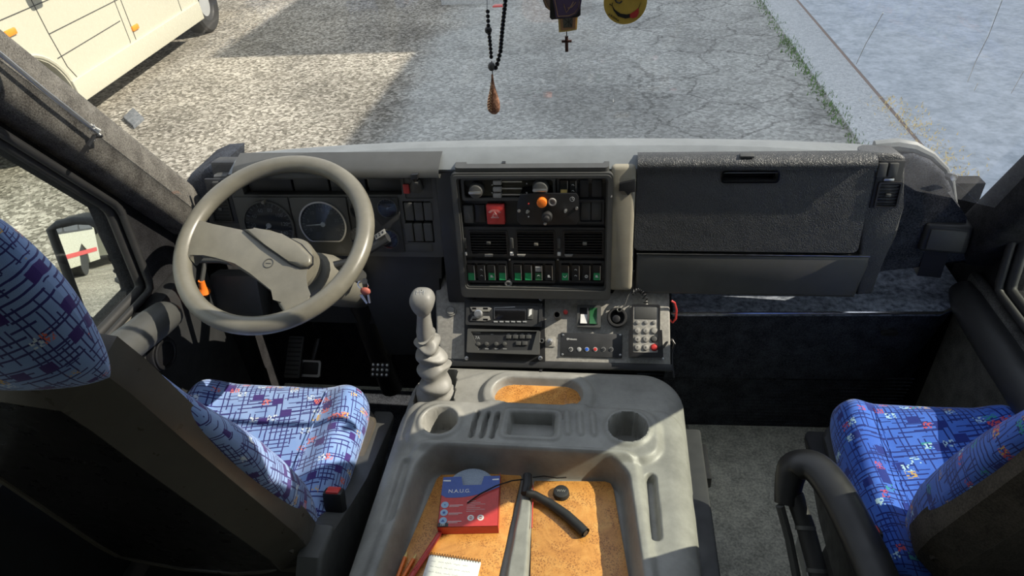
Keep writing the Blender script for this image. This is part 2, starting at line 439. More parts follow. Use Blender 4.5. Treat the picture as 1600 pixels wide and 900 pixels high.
M['green'] = flat('green switch lens', (.02, .30, .10), .35)
M['green_dark'] = flat('dark green lens', (.03, .13, .05), .3)
M['red'] = flat('red plastic', (.55, .045, .04), .4)
M['orange'] = flat('orange plastic', (.90, .20, .02), .4)
M['amber'] = flat('amber lens', (.80, .28, .03), .3)
M['blue'] = flat('blue lens', (.03, .13, .60), .35)
M['yellow'] = flat('yellow plastic', (.75, .55, .18), .4)
M['headliner'] = cloth('grey pile cloth', (.055, .050, .045), (.20, .19, .17), 330, .8)
M['shadedback'] = plastic('shade black seat back panel', (.008, .007, .007), .32, 700, .2)  # near black holds the deep shade behind the driver seat
M['pillarblack'] = cloth('black wall and shaded pillar cloth', (.008, .008, .009), (.03, .03, .033), 330, .6)
M['carpet'] = cloth('black ribbed carpet', (.012, .014, .019), (.065, .072, .088), 260, .6)
M['doorcloth'] = cloth('grey door cloth', (.05, .05, .05), (.15, .15, .145), 300, .5)
M['floorm'] = cloth('speckled floor covering', (.36, .355, .30), (.80, .79, .68), 150, .15, .6)
M['ledge'] = cloth('marbled ledge vinyl', (.05, .06, .08), (.24, .27, .32), 70, .3, .5)
M['seat1'] = moquette('light blue moquette', (.19, .31, .60), (.26, .38, .66), (.030, .030, .16), (.05, .025, .17), [((.75, .16, .12), .955), ((.62, .70, .78), .965), ((.60, .38, .14), .975)])
M['seat2'] = moquette('royal blue moquette', (.035, .11, .50), (.055, .15, .58), (.008, .022, .17), (.010, .025, .20), [((.50, .07, .10), .955), ((.40, .60, .72), .965), ((.50, .32, .12), .975), ((.03, .25, .28), .965)])
M['burl'] = burl('orange burl veneer')
M['glassw'] = glass('windscreen glass', spec=.05, dust=.085)
M['glassd'] = glass('door glass', (.93, .97, .95), spec=.06, dust=.02)
M['lens'] = glass('gauge lens', (.8, .82, .85), spec=.03)
M['asphalt'] = asphalt('weathered asphalt')
M['concrete'] = cloth('pale concrete', (.34, .36, .37), (.56, .58, .58), 60, .3)
M['yard'] = cloth('blue grey yard concrete', (.34, .38, .41), (.52, .56, .60), 6, .2)
M['van'] = plastic('cream van paint', (.50, .485, .385), .25, 900, 0, .02)
M['seam'] = flat('dark seam', (.05, .05, .045), .7)
M['leaf'] = cloth('weed green', (.03, .09, .015), (.12, .25, .05), 40, .4)
M['mirror'] = metal('mirror silver', (.9, .92, .93), .01)
# ================================================================ the cab shell (setting)
XL, XR = -1.13, .93
GZ = -.75
def S(name, mb, m, parent=None, **k): return mk(name, mb, m, parent, kind='structure', **k) if parent is None else mk(name, mb, m, parent, **k)
SIDE = lambda x: Fr((x, 0, 0), (0, 0, 1), (0, 1, 0))          # u = y, v = z, w = +x
def arc(cx, cy, r, a0, a1, n=6): return [(cx + r * math.cos(math.radians(a0 + (a1 - a0) * i / n)), cy + r * math.sin(math.radians(a0 + (a1 - a0) * i / n))) for i in range(n + 1)]
def rrect(u0, u1, v0, v1, r, n=5):
    return arc(u1 - r, v1 - r, r, 0, 90, n) + arc(u0 + r, v1 - r, r, 90, 180, n) + arc(u0 + r, v0 + r, r, 180, 270, n) + arc(u1 - r, v0 + r, r, 270, 360, n)
def rprect(F, x0, y0, x1, y1, r, n=4): return rrect(*F.rect(x0, y0, x1, y1), r, n)

# floor with a raised footwell part and a seam
S('floor', MB().box(XL, XR, -2.6, .99, -.06, 0).box(.27, XR, .86, 1.62, -.06, .012, .004).box(XL, .27, .86, 1.62, -.06, .004), M['floorm'])
S('trim_1', MB().box(.27, XR, .885, .90, .0, .0165, .002), M['concrete'])
S('floor', MB().box(XL, -.46, .72, 1.60, -.0, .0085), M['carpet'])
S('ceiling', MB().box(XL, XR, -2.6, .72, 1.93, 1.98), M['headliner'])
S('wall_rear', MB(Fr((0, -2.6, 0))).plate([(XL, 0), (XR, 0), (XR, 1.95), (XL, 1.95)], [rrect(-.5, .3, 1.15, 1.6, .06)], -.03, 0), M['headliner'])
# side walls with door window openings
pa = lambda x: [atx(168, 324, x), atx(175, 340, x), atx(217, 445, x), atx(117, 559, x), atx(35, 242, x)]
q = pa(XL); slope = (q[4].z - q[0].z) / (q[4].y - q[0].y)
SILL = q[3].z
ztop = 1.52; ytop = q[0].y + (ztop - q[0].z) / slope
openL = [(q[0].y, q[0].z), (q[1].y, q[1].z), (q[2].y, SILL), (.05, SILL), (.05, ztop), (ytop, ztop)]
BL = (1.39, .91); TL = (.78, 1.72)                          # pillar line in y,z
outer = [(-2.6, 0), (1.62, 0), (1.62, .62), (1.60, .74), (1.45, .90), (.80, 1.80), (.72, 1.95), (-2.6, 1.95)]
backwin = rrect(-2.3, -1.1, 1.1, 1.6, .07)
S('wall_left', MB(SIDE(XL)).plate(outer, [openL, backwin], -.05, 0), M['pillarblack'])
r0 = atx(1600, 305, XR); r1 = atx(1548, 475, XR)
openR = [(1.405, .84), (1.37, .655), (.35, .655), (.35, 1.52), (.80, 1.52)]
S('wall_right', MB(SIDE(XR)).plate(outer, [openR, backwin], 0, .05), M['pillarblack'])
# front bulkhead below the windscreen
S('wall_front', MB(Fr((0, 1.62, 0))).box(XL, XR, 0, .80, -.04, 0), M['pillarblack'])

# windscreen: bowed glass
def ws(a, b, off=0.0):
    x = -1.06 + 1.90 * a; k = 1 - (2 * a - 1) ** 4
    y = BL[0] + (TL[0] - BL[0]) * b + .17 * k + off * .8; z = .86 + (1.72 - .86) * b + off * .6
    return (x, y, z)
g = MB().grid(lambda a, b: ws(a, b), 33, 17)
wso = S('window_1', g, M['glassw'])
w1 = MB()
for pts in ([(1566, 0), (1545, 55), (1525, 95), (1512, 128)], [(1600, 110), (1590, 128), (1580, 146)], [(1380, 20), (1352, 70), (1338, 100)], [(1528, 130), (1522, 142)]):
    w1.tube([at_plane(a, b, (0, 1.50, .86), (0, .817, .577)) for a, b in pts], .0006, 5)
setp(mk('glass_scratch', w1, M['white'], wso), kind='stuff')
# rounded cloth covered A pillars
def pillar(name, sx, x0, x1, m, low=0.0):
    mb = MB(); P = [];
    p0 = Vector((x0, BL[0] + .05 + low * .68, BL[1] - .10 - low)); p1 = Vector((x1, TL[0], TL[1] + .02))
    ax = (p1 - p0); side = Vector((1, 0, 0)); nrm = ax.cross(side).normalized()
    def fn(a, b):
        c = p0 + ax * b; t = a * 2 * math.pi
        wx = .060; wn = .062
        cu = math.copysign(abs(math.cos(t)) ** .55, math.cos(t)); su = math.copysign(abs(math.sin(t)) ** .55, math.sin(t))
        return c + side * (wx * cu) + nrm * (wn * su)
    mb.grid(fn, 32, 14, True); return S(name, mb, m, ang=70)
pillar('trim_2', -1, -1.118, -1.105, M['headliner'])
pillar('trim_3', 1, .915, .80, M['pillarblack'], .12)  # black instead of grey cloth: this pillar's shade is in the colour
# black seals of the door windows
for nm, x, op in (('trim_4', XL, openL), ('trim_5', XR, openR)):
    mb = MB(); pts = []
    n = len(op)
    for i in range(n):                                        # rounded corner polyline
        a, b, c = Vector(op[i - 1]), Vector(op[i]), Vector(op[(i + 1) % n])
        d1 = (a - b).normalized(); d2 = (c - b).normalized(); r = .02
        pts += [b + d1 * r, b * .5 + (b + d1 * r) * .25 + (b + d2 * r) * .25, b + d2 * r]
    sx = 1 if x < 0 else -1
    mb.tube([(x + sx * .006, p.x, p.y) for p in pts], .016, 8, True, up=(1, 0, 0), flat=.8)
    mb.tube([(x + sx * .03, p.x + .0, p.y) for p in pts], .009, 8, True)
    S(nm, mb, M['rubber'], ang=60)
S('window_2', MB(SIDE(XL - .025)).plate([(a, b) for a, b in openL], [], -.002, .002), M['glassd'])
S('window_3', MB(SIDE(XR + .025)).plate([(a, b) for a, b in openR], [], -.002, .002), M['glassd'])
S('window_4', MB(SIDE(XL - .02)).plate(backwin, [], -.002, .002).plate(backwin, [], XR - XL + .04, XR - XL + .044), M['glassd'])
S('window_5', MB(Fr((0, -2.615, 0))).plate(rrect(-.5, .3, 1.15, 1.6, .06), [], -.002, .002), M['glassd'])

# driver door: inner panel, sill strip, armrest, pocket
d = thing('door_1', 'dark driver door with pale armrest and window sill strip', 'door', (XL, .9, 0), kind='structure')
mk('door_panel', MB().box(XL, XL + .05, .0, 1.40, .05, SILL - .03, .015), M['panel_dark'], d)
mk('sill_strip', MB().box(XL - .01, XL + .055, .0, 1.13, SILL - .035, SILL - .012, .008).box(XL - .01, XL + .035, .0, 1.12, SILL - .012, SILL - .002, .003), M['tan'], d)
mk('sill_chrome', MB().tube([(XL + .05, .2, SILL - .010), (XL + .05, 1.10, SILL - .010)], .0035, 6), M['steel'], d)
a0 = atx(265, 487, XL + .10); a1 = atx(170, 560, XL + .10)
ad = (a1 - a0)
mk('armrest', MB().tube([a0 + ad * t for t in (-.03, 0, .06, .3, .6, 1.0, 1.6, 2.6)], [.02, .034, .042, .045, .045, .045, .045, .045], 14, up=(0, 0, 1), flat=.8), M['panel_mid'], d, ang=60)
pc = atx(250, 552, XL + .055)
mk('window_crank', MB(SIDE(XL + .05)).cyl(pc.y, pc.z, .045, 0, .018, 24, .006).ring(pc.y, pc.z, .030, .040, .015, .024), M['black'], d)
mk('door_pocket', MB().box(XL + .04, XL + .11, .5, 1.3, .06, .28, .03), M['panel_mid'], d)
# passenger door
d = thing('door_2', 'dark passenger door with grey cloth panel and padded sill', 'door', (XR, .9, 0), kind='structure')
mk('door_panel', MB().box(XR - .03, XR, .2, 1.50, .03, .62, .012), M['doorcloth'], d)
mk('padded_sill', MB().tube([atx(1503, 452, XR - .04), atx(1515, 475, XR - .04), atx(1560, 543, XR - .04), atx(1600, 602, XR - .04), atx(1600, 602, XR - .04) + Vector((0, -.4, 0)), atx(1600, 602, XR - .04) + Vector((0, -.8, 0))], [.030, .042, .045, .045, .045, .045], 16), M['panel_dark'], d, ang=60)

# curtain rail on the driver pillar, string bow and bracket
t = thing('curtain_rail', 'thin grey curtain wire with white string bow along the cloth pillar', 'rail', atx(150, 205, -.985))
mk('rail', MB().tube([atx(-40, 52, -1.03), atx(0, 84, -1.03), atx(70, 142, -1.03), atx(153, 207, -1.03)], .0042, 8), M['steel'], t)
e = atx(150, 203, -1.025)
sb = MB()
for k in range(7):
    a = k * .9; sb.tube([e, e + Vector((.006 * math.cos(a), -.004, .006 + .008 * abs(math.sin(a)))), e + Vector((.013 * math.cos(a * 2), -.003, .010 * math.sin(a * 1.7)))], .0016, 5)
mk('string_bow', sb, M['white'], t)
mk('bracket', MB().tube([atx(158, 212, -1.03), atx(147, 213, -1.03), atx(137, 228, -1.03), atx(128, 240, -1.04)], .0045, 6).tube([atx(147, 213, -1.03), atx(146, 221, -1.03)], .003, 6), M['black'], t)

# ================================================================ dashboard
PS = Fr((0, 1.42, .945), tilt(8))
PCo = aty(860, 457, 1.385)
PC = Fr(PCo, tilt(45))
dash = thing('dashboard', 'long grey grained plastic dashboard below the windscreen', 'dashboard', (-.13, 1.5, .5))
def prof(pts, x0, x1, m, name, parent, nx=2, camber=None, ang=40):
    def fn(a, b):
        i = min(int(b * (len(pts) - 1) + 1e-6), len(pts) - 1); x = x0 + (x1 - x0) * a
        y, z = pts[i]; dy = camber(x, i) if camber else (0, 0)
        return (x, y + dy[0], z + dy[1])
    mb = MB().grid(fn, nx, len(pts)); return mk(name, mb, m, parent, ang=ang)
cam_top = lambda x, i: ((0, 0) if i < 2 else (.03 * (1 - ((x + .12) / .95) ** 2) * min(1, (i - 2) / 3.), -.035 * abs((x + .12) / .95) ** 3 * min(1, (i - 1) / 2.)))
# top pad, split so the driver part overhangs as a hood
prof([(1.435, .93), (1.412, .935), (1.408, .950), (1.418, .966), (1.445, .974), (1.475, .977), (1.495, .972), (1.51, .955), (1.53, .90), (1.55, .80)], -.93, .60, M['dash_top'], 'top_pad', dash, 40, cam_top, 60)
prof([(1.46, .96), (1.395, .934), (1.385, .940), (1.386, .950), (1.396, .960), (1.42, .970), (1.45, .977)], *[PS.uv(p, 262)[0] for p in (372, 690)], M['panel_mid'], 'instrument_hood', dash, 3, None, 60)
# lower skins
fb = MB(PS)
u0, u1, v0, v1 = PS.rect(288, 270, 690, 400)
fb.box(-1.00, u1, v0, v1 + .02, -.08, -.03, .01)
fb.box(u1 - .004, -.325, -.36, 0, -.05, .012, .006)
mk('driver_fascia', fb, M['panel_dark'], dash)
lf = MB(PS)
pp = PS.uvs([(555, 397), (690, 397), (690, 440), (680, 470), (676, 560), (600, 560), (575, 470), (556, 450)])
lf.prism(pp, -.06, -.012, .01)
lf.box(-1.0, -.60, -.5, -.29, -.16, -.10)
mk('knee_panel', lf, M['panel_dark'], dash)
mk('fascia_end', MB(PS).prism(PS.uvs([(330, 276), (376, 272), (376, 398), (345, 396), (326, 380), (322, 330)]), -.05, -.004, .01), M['panel_mid'], dash)
# side pod, dark cloth, at the driver end
dome = [(283, 380), (284, 320), (290, 285), (300, 270), (320, 261), (345, 259), (345, 400), (300, 420)]
f2 = Fr((0, 1.47, .9), tilt(0))
mk('end_pod', MB(f2).prism(f2.uvs(dome), -.14, .02, .02, 3), M['carpet'], dash)
domeR = [(1395, 243), (1430, 240), (1456, 252), (1478, 272), (1490, 297), (1496, 335), (1503, 345), (1518, 352), (1519, 412), (1380, 417), (1350, 455)]
mk('end_pod', MB(f2).prism(f2.uvs(domeR), -.05, .0, .012, 3), M['carpet'], dash, label='black cloth covered pod with curved grey rim')
mk('pod_rim', MB(f2).tube([(*f2.uv(a, b), -.02) for a, b in [(1370, 234), (1405, 232), (1432, 236), (1460, 249), (1482, 270), (1492, 290), (1498, 325)]], [.012, .015, .014, .010, .008, .007, .005], 10, flat=1), M['dash_top'], dash)
# right fascia with end vent and blanks
rf = MB(PS)
rf.prism(PS.uvs([(1352, 243), (1362, 239), (1405, 239), (1414, 246), (1411, 320), (1400, 368), (1376, 415), (1362, 458), (1338, 460)]), -.06, .006, .008, 3)
mk('passenger_fascia', rf, M['dash'], dash)
def vent(F, x0, y0, x1, y1, nh, nv, parent, knob=None, w=0.0, fmat='black', label=None):
    u0, u1, v0, v1 = F.rect(x0, y0, x1, y1)
    o = mk('air_vent', MB(F).plate(rrect(u0 - .004, u1 + .004, v0 - .004, v1 + .004, .003, 2), [rrect(u0, u1, v0, v1, .002, 2)], w - .022, w + .004), M[fmat], parent, label=label)
    s = MB(F).box(u0, u1, v0, v1, w - .03, w - .026)
    for i in range(nh):
        v = v0 + (v1 - v0) * (i + .5) / nh; s.box(u0, u1, v - .0009, v + .0009, w - .014, w + .001)
    for i in range(nv):
        u = u0 + (u1 - u0) * (i + .5) / nv; s.box(u - .0007, u + .0007, v0, v1, w - .024, w - .012)
    mk('grille', s, M['black'], o)
    ku, kv = knob if knob else ((u0 + u1) / 2, (v0 + v1) / 2)
    mk('vane_knob', MB(F).box(ku - .005, ku + .005, kv - .0035, kv + .0035, w - .006, w + .006, .001), M['panel_mid'] if not knob else M['tan'], o)
    return o
mk('vent_frame', MB(PS).pbox(1364, 249, 1405, 324, 0, .009, .003), M['panel_dark'], dash)
for a, b in ((1368, 1383), (1385, 1400)): mk('blank_plate', MB(PS).pbox(a, 252, b, 274, .006, .015, .003), M['panel_mid'], dash)
mk('vent_slider', MB(PS).pbox(1378, 276, 1394, 280, .006, .013, .001), M['steel'], dash)
vent(PS, 1369, 284, 1400, 319, 7, 3, dash, w=.011)
mk('vent_frame', MB(PS).pbox(330, 278, 366, 348, 0, .007, .003), M['panel_dark'], dash)
for a, b in ((336, 347), (349, 361)): mk('blank_plate', MB(PS).pbox(a, 282, b, 299, .004, .012, .003), M['panel_mid'], dash)
vent(PS, 335, 307, 361, 342, 7, 3, dash, w=.008)
# glovebox lid: a block with rolled top, recessed handle and badge
u0, u1, v0, v1 = PS.rect(993, 250, 1352, 390)
hr = PS.rect(1128, 266, 1214, 281)
gl = MB(PS)
gl.plate(rrect(u0, u1, v0, v1 + .004, .012, 4)[0:] , [rrect(*hr, .006, 4)], -.05, .012)
lid = mk('glovebox_lid', gl, M['dash'], dash, ang=30)
mk('handle_recess', MB(PS).box(*hr, -.02, -.016).plate(rrect(hr[0] - .003, hr[1] + .003, hr[2] - .003, hr[3] + .003, .008, 4), [rrect(*hr, .006, 4)], .008, .0145), M['blackg'], lid)
prof([(1.40, .952), (1.399, .958), (1.403, .966), (1.412, .972), (1.425, .976), (1.44, .975)], u0, u1, M['dash'], 'lid_roll', lid, 3, None, 60)
mk('latch_badge', MB(Fr((0, 1.425, .978), tilt(80))).pbox(1156, 240, 1178, 246, -.002, .003, .001), M['panel_mid'], lid)
lu0, lu1, lv0, lv1 = PS.rect(993, 396, 1350, 460)
lw = MB(PS).prism([(lu0, lv0), (lu1 - .012, lv0), (lu1, lv1 - .02), (lu1 + .004, lv1), (lu0, lv1)], -.05, .010, .010, 3)
mk('glovebox_tray', lw, M['panel_mid'], dash)
mk('seam_strip', MB(PS).box(lu0, lu1, lv1 + .001, lv1 + .0025, -.01, .0125), M['steel'], dash)
tp = PS.rect(958, 255, 993, 440)
mk('divider_post', MB(PS).box(tp[0] - .01, tp[1] - .002, tp[2] - .02, tp[3], -.05, .0165, .012, 3), M['post'], dash)

# black spring clip on the divider post
mk('retaining_clip', MB(PS).prism(PS.uvs([(968, 281), (992, 276), (992, 294), (985, 294), (981, 300), (976, 292), (967, 293)]), .017, .026, .001), M['black'], None, 'small black torn clip fixed between centre stack and glovebox', 'clip')

# ================================================================ instrument cluster
ic = thing('instrument_cluster', 'dark instrument cluster with round dials behind the steering wheel', 'instrument cluster', PS.pt(-.75, -.05, 0))
mk('bezel', MB(PS).plate(rprect(PS, 372, 270, 688, 398, .006), [rprect(PS, 380, 279, 628, 303, .003), rprect(PS, 633, 276, 676, 309, .003), rprect(PS, 634, 313, 677, 377, .002)], -.03, .006), M['panel_mid'], ic)
wl = mk('warning_light_strip', MB(PS).pbox(378, 277, 630, 305, -.028, -.024), M['blackg'], ic)
for a, b in ((384, 452), (455, 510), (513, 568), (573, 627)): mk('warning_window', MB(PS).pbox(a, 281, b, 302, -.024, -.014, .002), M['panel_dark'], wl)
for a, b, c, e in ((378, 306, 461, 392), (463, 306, 550, 394), (552, 306, 629, 391)): mk('dial_panel', MB(PS).pbox(a, b, c, e, .004, .011, .003), M['panel_mid' if a < 550 else 'panel_dark'], ic)
def gauge(cx, cy, rpx, name, needle, ticks, cut=None, nums=None, ring='panel_mid', face='gface'):
    u, v = PS.uv(cx, cy); r = PS.uv(cx + rpx, cy)[0] - u
    def circ(rr, w0, w1):
        p = arc(u, v, rr, 0, 360, 40)[:-1]
        if cut is not None:
            vc = v - rr * cut; p = [(a, max(b, vc)) for a, b in p]
        return p
    g = mk(name, MB(PS).prism(circ(r, 0, 0), .009, .0125), M[face], ic)
    mk('dial_ring', MB(PS).plate(circ(r * 1.03, 0, 0), [circ(r * .955, 0, 0)], .011, .017), M[ring], g)
    mk('tick_marks', (lambda mb: [mb.add([(u + r * k * math.cos(t) + e * math.sin(t), v + r * k * math.sin(t) - e * math.cos(t), .0135) for k, e in ((.80, -h), (.80, h), (.92, h), (.92, -h))], [(0, 1, 2, 3)]) for t, h in ticks] and mb)(MB(PS)), M['greyprint'], g)
    if nums:
        tm = MB(PS)
        for s_, a in nums: tm.text(s_, u + r * .64 * math.cos(math.radians(a)), v + r * .64 * math.sin(math.radians(a)), r * .21, .0134)
        mk('numerals', tm, M['greyprint'], g)
    t = math.radians(needle)
    mk('needle', MB(PS).tube([(u - r * .1 * math.cos(t), v - r * .1 * math.sin(t), .0155), (u + r * .75 * math.cos(t), v + r * .75 * math.sin(t), .0155)], [r * .035, r * .012], 6).cyl(u, v, r * .10, .013, .017, 16), M['white' if rpx > 20 else 'greyprint'], g)
    mk('lens', MB(PS).prism(circ(r * .96, 0, 0), .0175, .0185), M['lens'], g)
    return g
M['gface'] = plastic('dial face', (.035, .038, .042), .6, 900, 0, .1)
M['gface2'] = plastic('hazy dial face', (.11, .118, .125), .5, 900, 0, .1)
tk = lambda a0, a1, n: [(math.radians(a0 + (a1 - a0) * i / (n - 1)), .0004 if i % 2 else .0009) for i in range(n)]
gauge(424, 349, 38, 'speedometer', 228, tk(215, -35, 25), None, [(str(20 * i), 215 - i * 35) for i in range(8)])
gauge(508, 347, 35.5, 'rev_counter', 184, tk(215, -35, 29), .76, [(str(5 * i), 205 - i * 38) for i in range(7)], 'steel', 'gface2')
gauge(565, 325, 15, 'temperature_gauge', 140, tk(150, 30, 7))
gauge(608, 322, 15, 'fuel_gauge', 20, tk(150, 30, 7))
gauge(565, 366, 15, 'oil_gauge', 120, tk(150, 30, 7))
gauge(610, 370, 15, 'air_pressure_gauge', 30, tk(150, 30, 7))
for px, py in ((418, 311), (476, 383)): mk('trip_knob', MB(PS).cyl(*PS.uv(px, py), .004, .010, .028, 12, .001), M['tan'], ic)
# switch block right of the dials
swb = mk('switch_carrier', MB(PS).pbox(632, 312, 678, 394, -.02, -.006), M['blackg'], ic)
for j in range(2):
    for i in range(3):
        x = 633.5 + i * 15; y = 315 + j * 32.5
        sw = mk('blank_switch', MB(PS).pbox(x, y, x + 13.5, y + 28, -.01, .009, .003, 3), M['panel_mid'], swb)
mk('blank_panel', MB(PS).pbox(634, 379, 677, 391, -.01, .008, .002), M['panel_mid'], ic)
mk('lever_panel', MB(PS).pbox(631, 275, 678, 310, -.01, .004, .002), M['panel_mid'], ic)
mk('orange_label', MB(PS).pbox(631, 286, 641, 301, .004, .009, .002), M['red'], ic, label='faded orange red switch lens')
# booted toggle lever sticking out
bl = thing('booted_toggle_lever', 'short black lever in ribbed rubber boot right of the dials', 'lever', PS.pt(*PS.uv(652, 292), .004))
bu, bv = PS.uv(652, 292); n = 9
mk('boot', MB(PS).tube([(bu + .001 * i, bv + .0035 * i, .004 + .0032 * i) for i in range(n)], [.016 - .0010 * i + (.0018 if i % 2 else 0) for i in range(n)], 16), M['panel_mid'], bl, ang=60)
mk('lever', MB(PS).tube([(bu + .006, bv + .022, .028), (bu + .008, bv + .040, .038)], .0045, 10).prism([(bu - .002, bv + .032), (bu + .016, bv + .034), (bu + .018, bv + .047), (bu + .002, bv + .046)], .032, .044, .002), M['black'], bl)

# ================================================================ centre stack
cs = thing('centre_stack', 'tall dark centre stack of heater controls, vents and rocker switches', 'control stack', PS.pt(-.17, -.35, 0))
ho = PS.rect(716, 264, 956, 458); hi_ = PS.rect(727, 273, 946, 441)
mk('housing', MB(PS).plate(rrect(*ho, .012, 4), [rrect(*hi_, .006, 3)], -.08, .030).plate(rrect(ho[0] + .004, ho[1] - .004, ho[2] + .004, ho[3] - .004, .01, 4), [rrect(hi_[0] - .004, hi_[1] + .004, hi_[2] - .004, hi_[3] + .004, .008, 3)], .028, .035), M['panel_mid'], cs)
mk('backing', MB(PS).box(hi_[0], hi_[1], hi_[2], hi_[3], -.03, .012), M['black'], cs)
# top shelf tray with a divider
ty = PS.pt(0, ho[3], 0).z
FT = Fr((0, 1.40, ty + .004), tilt(82))
tro = FT.rect(714, 246, 952, 268); tri = FT.rect(731, 249, 944, 261)
mk('shelf_tray', MB(FT).plate(rrect(tro[0], tro[1], tro[2], tro[3], .01), [rrect(*tri, .004)], -.05, .010), M['panel_mid'], cs)
mk('tray_divider', MB(FT).box(tri[0] + .085, tri[0] + .093, tri[2], tri[3], -.015, .011).box(tri[0] - .002, tri[1] + .002, tri[2] - .002, tri[3] + .002, -.05, -.046), M['black'], cs)
# heater control unit
W0 = .012
hc = mk('heater_control', MB(PS).plate(rprect(PS, 724, 272, 869, 308, .004), [rprect(PS, 728, 276, 865, 304, .006)], W0, W0 + .012), M['panel_mid'], cs)
mk('control_face', MB(PS).pbox(727, 275, 866, 305, W0, W0 + .004), M['blackg'], hc)
for px, r in ((747, 12), (846, 13)):
    u, v = PS.uv(px, 292 if px < 800 else 288); rr = r * .00152
    k = mk('dial_knob', MB(PS).cyl(u, v, rr, W0 + .004, W0 + .026, 32, .003, rr * .88), M['panel_mid'], hc, label='round grey heater dial')
    mk('grip_bar', MB(PS).box(u - rr * .85, u + rr * .85, v - .003, v + .003, W0 + .024, W0 + .032, .002), M['steel'], k)
for i, py in enumerate((280, 290.5, 300)):
    mk('slide_track', MB(PS).pbox(786, py - 1, 817, py + 1, W0 + .004, W0 + .006), M['steel'], hc)
    mk('slider', MB(PS).pbox(773, py - 4, 786, py + 3, W0 + .004, W0 + .017, .002), M['lever'], hc)
sy = MB(PS)
for px, py, s_ in ((769, 280, '*'), (769, 290, '^'), (769, 301, 'v'), (823, 279, '*'), (823, 288, '^'), (823, 301, 'v')): sy.ptext(s_, px, py, .009, W0 + .005)
mk('heater_symbols', sy, M['white'], hc)
# row two
mk('blank_switch', MB(PS).pbox(727, 316, 742, 343, W0, W0 + .012, .003), M['panel_mid'], cs)
mk('blank_switch', MB(PS).pbox(744, 316, 760, 343, W0, W0 + .005, .002), M['black'], cs)
hz = mk('hazard_switch', MB(PS).pbox(763, 314, 791, 344, W0, W0 + .016, .003, 3), M['red'], cs, label='red hazard warning switch with triangle')
u, v = PS.uv(776, 329)
hs = MB(PS)
for k in (.0105, .006):
    p = [(u + k * math.cos(math.radians(a)), v - .002 + k * math.sin(math.radians(a)), W0 + .0165) for a in (90, 210, 330)]
    hs.tube(p, .0005, 5, True)
for a in range(-60, 61, 15):
    t = math.radians(90 + a); hs.tube([(u + .011 * math.cos(t), v + .001 + .009 * math.sin(t), W0 + .0165), (u + .017 * math.cos(t), v + .001 + .0135 * math.sin(t), W0 + .0165)], .0004, 4)
mk('warning_triangle', hs, M['white'], hz)
# row one, right
mk('switch_frame', MB(PS).plate(rprect(PS, 871, 272, 903, 305, .003), [rprect(PS, 875, 275, 901, 302, .002)], W0, W0 + .010), M['panel_dark'], cs)
def rocker(x0, y0, x1, y1, lens, parent=cs, F=PS, w=W0, sym=None, name='rocker_switch', split=.62, body='black'):
    u0, u1, v0, v1 = F.rect(x0, y0, x1, y1); vm = v0 + (v1 - v0) * (1 - split)
    mb = MB(F)
    vs = [(u0, v0, w), (u1, v0, w), (u1, v1, w), (u0, v1, w), (u0, v0, w + .013), (u1, v0, w + .013), (u1, vm, w + .008), (u0, vm, w + .008), (u0, v1, w + .011), (u1, v1, w + .011)]
    mb.add(vs, [(0, 1, 5, 4), (4, 5, 6, 7), (7, 6, 9, 8), (8, 9, 2, 3), (1, 2, 9, 6, 5), (0, 4, 7, 8, 3), (0, 3, 2, 1)])
    o = mk(name, mb, M[body], parent)
    if lens:
        a = .0014
        mk('lens', MB(F).add([(u0 + a, v0 + .001, w + .0137), (u1 - a, v0 + .001, w + .0137), (u1 - a, vm, w + .0089), (u0 + a, vm, w + .0089), (u0 + a, v0 + .001, w + .012), (u1 - a, v0 + .001, w + .012), (u1 - a, vm, w + .007), (u0 + a, vm, w + .007)], [(0, 1, 2, 3), (4, 5, 1, 0), (5, 6, 2, 1), (7, 4, 0, 3)]), M[lens], o)
    mk('highlight_edge', MB(F).box(u1 - .0012, u1 + .0003, v0 + .001, v1 - .001, w + .002, w + .0135), M['steel'], o)
    if sym:
        s_ = MB(F); uc = (u0 + u1) / 2
        vc = v0 + (v1 - v0) * .28
        if sym == 'bars':
            for k in range(3): s_.box(u0 + .002, u1 - .002, v1 - .006 - .005 * k, v1 - .0048 - .005 * k, w + .010, w + .0122)
            s_.tube([(uc + .003 * math.cos(t), vc + .003 * math.sin(t), w + .0132) for t in [x * .6 for x in range(6)]], .0005, 4)
        elif sym == 'ring': s_.tube([(uc + .0035 * math.cos(t * .785), vc + .0035 * math.sin(t * .785), w + .0138) for t in range(8)], .0007, 4, True).box(uc - .0004, uc + .0004, vc - .002, vc + .002, w + .0132, w + .014)
        elif sym == 'lamp': s_.tube([(uc - .004, vc + .001, w + .0134), (uc - .002, vc - .0025, w + .0138), (uc + .002, vc - .002, w + .0138), (uc + .004, vc + .003, w + .0132)], .0009, 4)
        elif sym == 'box': s_.box(uc - .003, uc + .002, vc - .003, vc + .003, w + .0125, w + .0136).box(uc + .0022, uc + .004, vc - .003, vc - .0015, w + .0125, w + .0136)
        elif sym == 'pair':
            for q in (.3, .7):
                vv = v0 + (v1 - v0) * q
                s_.tube([(uc - .003, vv, w + .012), (uc, vv + .002, w + .012), (uc + .003, vv - .001, w + .012)], .0007, 4)
        mk('symbol', s_, M['white'], o)
    return o
rocker(876, 277, 888, 300, 'yellow', name='rocker_switch')
rocker(891, 277, 901, 300, None, sym='pair')
for x0, x1 in ((906, 920), (925, 941)): mk('blank_switch', MB(PS).pbox(x0, 277, x1, 304, W0, W0 + .006, .002), M['panel_dark'], cs)
bp = mk('blank_cover', MB(PS).plate(rprect(PS, 904, 307, 944, 344, .002), [rprect(PS, 907, 310, 941, 341, .002)], W0, W0 + .012), M['panel_dark'], cs)
